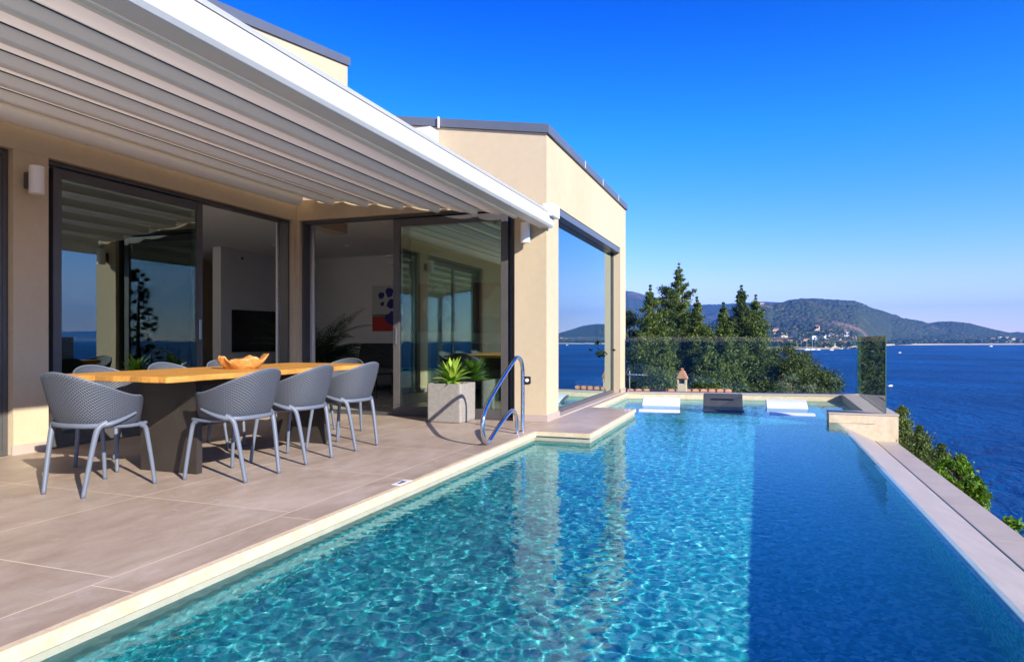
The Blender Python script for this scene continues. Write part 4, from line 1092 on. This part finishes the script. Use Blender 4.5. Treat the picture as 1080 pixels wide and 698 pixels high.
town = [(786,361,905,14,5,'house_cream',1),(794,362,900,12,5,'house_pink',1),(802,362,905,15,5,'house_cream',1),(812,362,905,16,6,'house_pink',1),(822,362.5,910,15,6,'house_cream',1),
        (833,362,915,13,6,'house_pink',1),(842,363,912,12,7,'house_white',1),(850,361,930,12,7,'house_white',1),(866,364,925,12,5,'house_cream',1),(874,364,932,14,5,'house_cream',1),
        (882,364,940,16,6,'house_cream',0),(890,363.5,950,12,6,'house_pink',1),(818,349,1150,14,6,'house_pink',1),(826,352,1100,13,4,'house_cream',0),(846,355,1060,10,8,'house_white',0),
        (851,353,1080,9,9,'house_white',0),(858,356,1040,10,6,'house_white',0),(864,351,1150,9,8,'house_pink',0),(861,346,1250,11,8,'house_pink',1),(868,352,1120,9,5,'house_white',1),
        (876,350,1150,11,5,'house_white',1),(892,351,1150,10,5,'house_white',1),(884,356,1060,12,5,'house_cream',1),(838,347,1250,10,5,'house_cream',1),(872,358,1010,9,4,'house_white',0),
        (900,357,1050,10,5,'house_cream',1),(909,358,1100,9,4,'house_white',1),(862,324,2250,16,8,'house_white',1),(905,343,1600,12,7,'house_pink',1),(803,321,2300,16,9,'house_cream',1),
        (962,361.5,1600,16,7,'house_cream',1),(984,362,1610,11,8,'house_white',1),(990,360.5,1640,14,6,'house_cream',1),(996,360.5,1640,16,6,'house_cream',0),(1016,361.5,1640,14,8,'house_cream',1),
        (1020,361.5,1640,10,7,'house_white',1),(1046,358,1700,14,7,'house_cream',1),(1054,357,1720,14,10,'house_white',0),(1060,357,1720,15,9,'house_white',0),(1066,358,1710,18,9,'house_cream',0),
        (1062,360,1690,20,6,'house_cream',0),(1074,360.5,1700,14,7,'house_pink',1),(978,353,1900,10,5,'house_white',1)]
cn = {'house_cream': 'cream', 'house_pink': 'pinkish', 'house_white': 'white'}
for i, (px, py, F, wd, ht, mt, rf_) in enumerate(town):
    zone = 'at the waterfront of the town' if py > 360 and px < 930 else 'on the slope above the town' if px < 930 else 'on the low shore of the headland at the right'
    lab = '%s house %s %s' % (cn[mt], 'with a terracotta roof' if rf_ else 'with a flat roof', zone)
    house(px, py, F, wd, ht, mt, rf_, lab, ((i*37) % 11-5)*.06)
def boat(px, F, L, mast, label):
    x, y = WP(px, F); e = empty('sailing_boat' if mast else 'motor_boat', (x, y, ZS), TH+.4, label=label, cat='boat', group='small boats on the bay')
    MB().add([(-L/2, -L*.13, 0), (L*.2, -L*.15, 0), (L/2, 0, .1), (L*.2, L*.15, 0), (-L/2, L*.13, 0), (-L/2, -L*.16, L*.11), (L*.22, -L*.18, L*.12), (L*.56, 0, L*.15), (L*.22, L*.18, L*.12), (-L/2, L*.16, L*.11)],
             [(0, 1, 6, 5), (1, 2, 7, 6), (2, 3, 8, 7), (3, 4, 9, 8), (4, 0, 5, 9), (5, 6, 7, 8, 9), (4, 3, 2, 1, 0)]).build('hull', M['house_white'], e)
    MB().box(-L*.2, L*.15, -L*.09, L*.09, L*.12, L*.2).build('cabin', M['house_white'], e)
    if mast: MB().tube([(0, 0, L*.12), (0, 0, L*1.35)], .12, 6).build('mast', M['house_white'], e)
boat(851, 830, 10, 1, 'white sailing boat moored off the town, left of the pair'); boat(857, 845, 9, 1, 'white sailing boat moored off the town, right of the pair')
boat(863, 840, 7, 0, 'small white motor boat by the town quay'); boat(877, 820, 7, 0, 'small motor boat moored farthest right off the town')
boat(949, 660, 4.0, 0, 'tiny white motor boat alone in the bay, left of the open water'); boat(1045, 1250, 10, 0, 'white motor boat near the headland shore')
boat(939, 190, 2.0, 0, 'tiny white dinghy closest to the glass balustrade')
# shoreline trees (one wooded belt nobody could count)
rs = np.random.RandomState(8); C = []
for i in range(900):
    px = rs.uniform(905, 1080) if i % 3 else rs.uniform(785, 925)
    F = np.interp(px, [p[0] for p in SH], [p[1] for p in SH])*rs.uniform(1.015, 1.06); x, y = WP(px, F); h = rs.uniform(3, 9)*(1 if px > 930 else .6)
    q = rs.normal(size=(26, 3)); q /= np.linalg.norm(q, axis=1, keepdims=True); C.append(q*[h*.7, h*.7, h*.55]+[x, y, ZS+4+h*.5])
fw = leafmesh('shore_woodland', np.concatenate(C), 4.5, M['oak'], None, .8, 5)
tag(fw, 'belt of low green trees along the far shoreline', 'woodland', kind='stuff')

C = []
for (px, py, F, wd, ht, mt, rf_) in town:
    for k in range(5):
        x, y = WP(px+rs.uniform(-9, 9), F-rs.uniform(4, 14)*(1 if k else -1)); h = rs.uniform(3, 6)
        q = rs.normal(size=(22, 3)); q /= np.linalg.norm(q, axis=1, keepdims=True); C.append(q*[h*.8, h*.8, h*.6]+[x, y, ZT(py, F)+h*.2])
tag(leafmesh('garden_trees', np.concatenate(C), 3.4, M['oak'], None, .8, 6), 'green garden trees scattered between the houses of the town', 'woodland', kind='stuff')

# ================================================================== AIR
HZ = True
if HZ:
    hz = box('haze', None, None, -5520, 7220, -4220, 7620, ZS-4.2, 330)
    t = NT('air'); t.t.nodes.remove(t.p); pv = t.n('VolumePrincipled'); pv.inputs['Color'].default_value = (.10,.38,1,1)
    pv.inputs['Density'].default_value = 1.6e-4; pv.inputs['Anisotropy'].default_value = .2
    t.l(pv.outputs[0], t.out.inputs['Volume']); hz.data.materials.clear(); hz.data.materials.append(t.m)
    tag(hz, kind='stuff', label='thin blue sea haze over the bay', cat='haze')
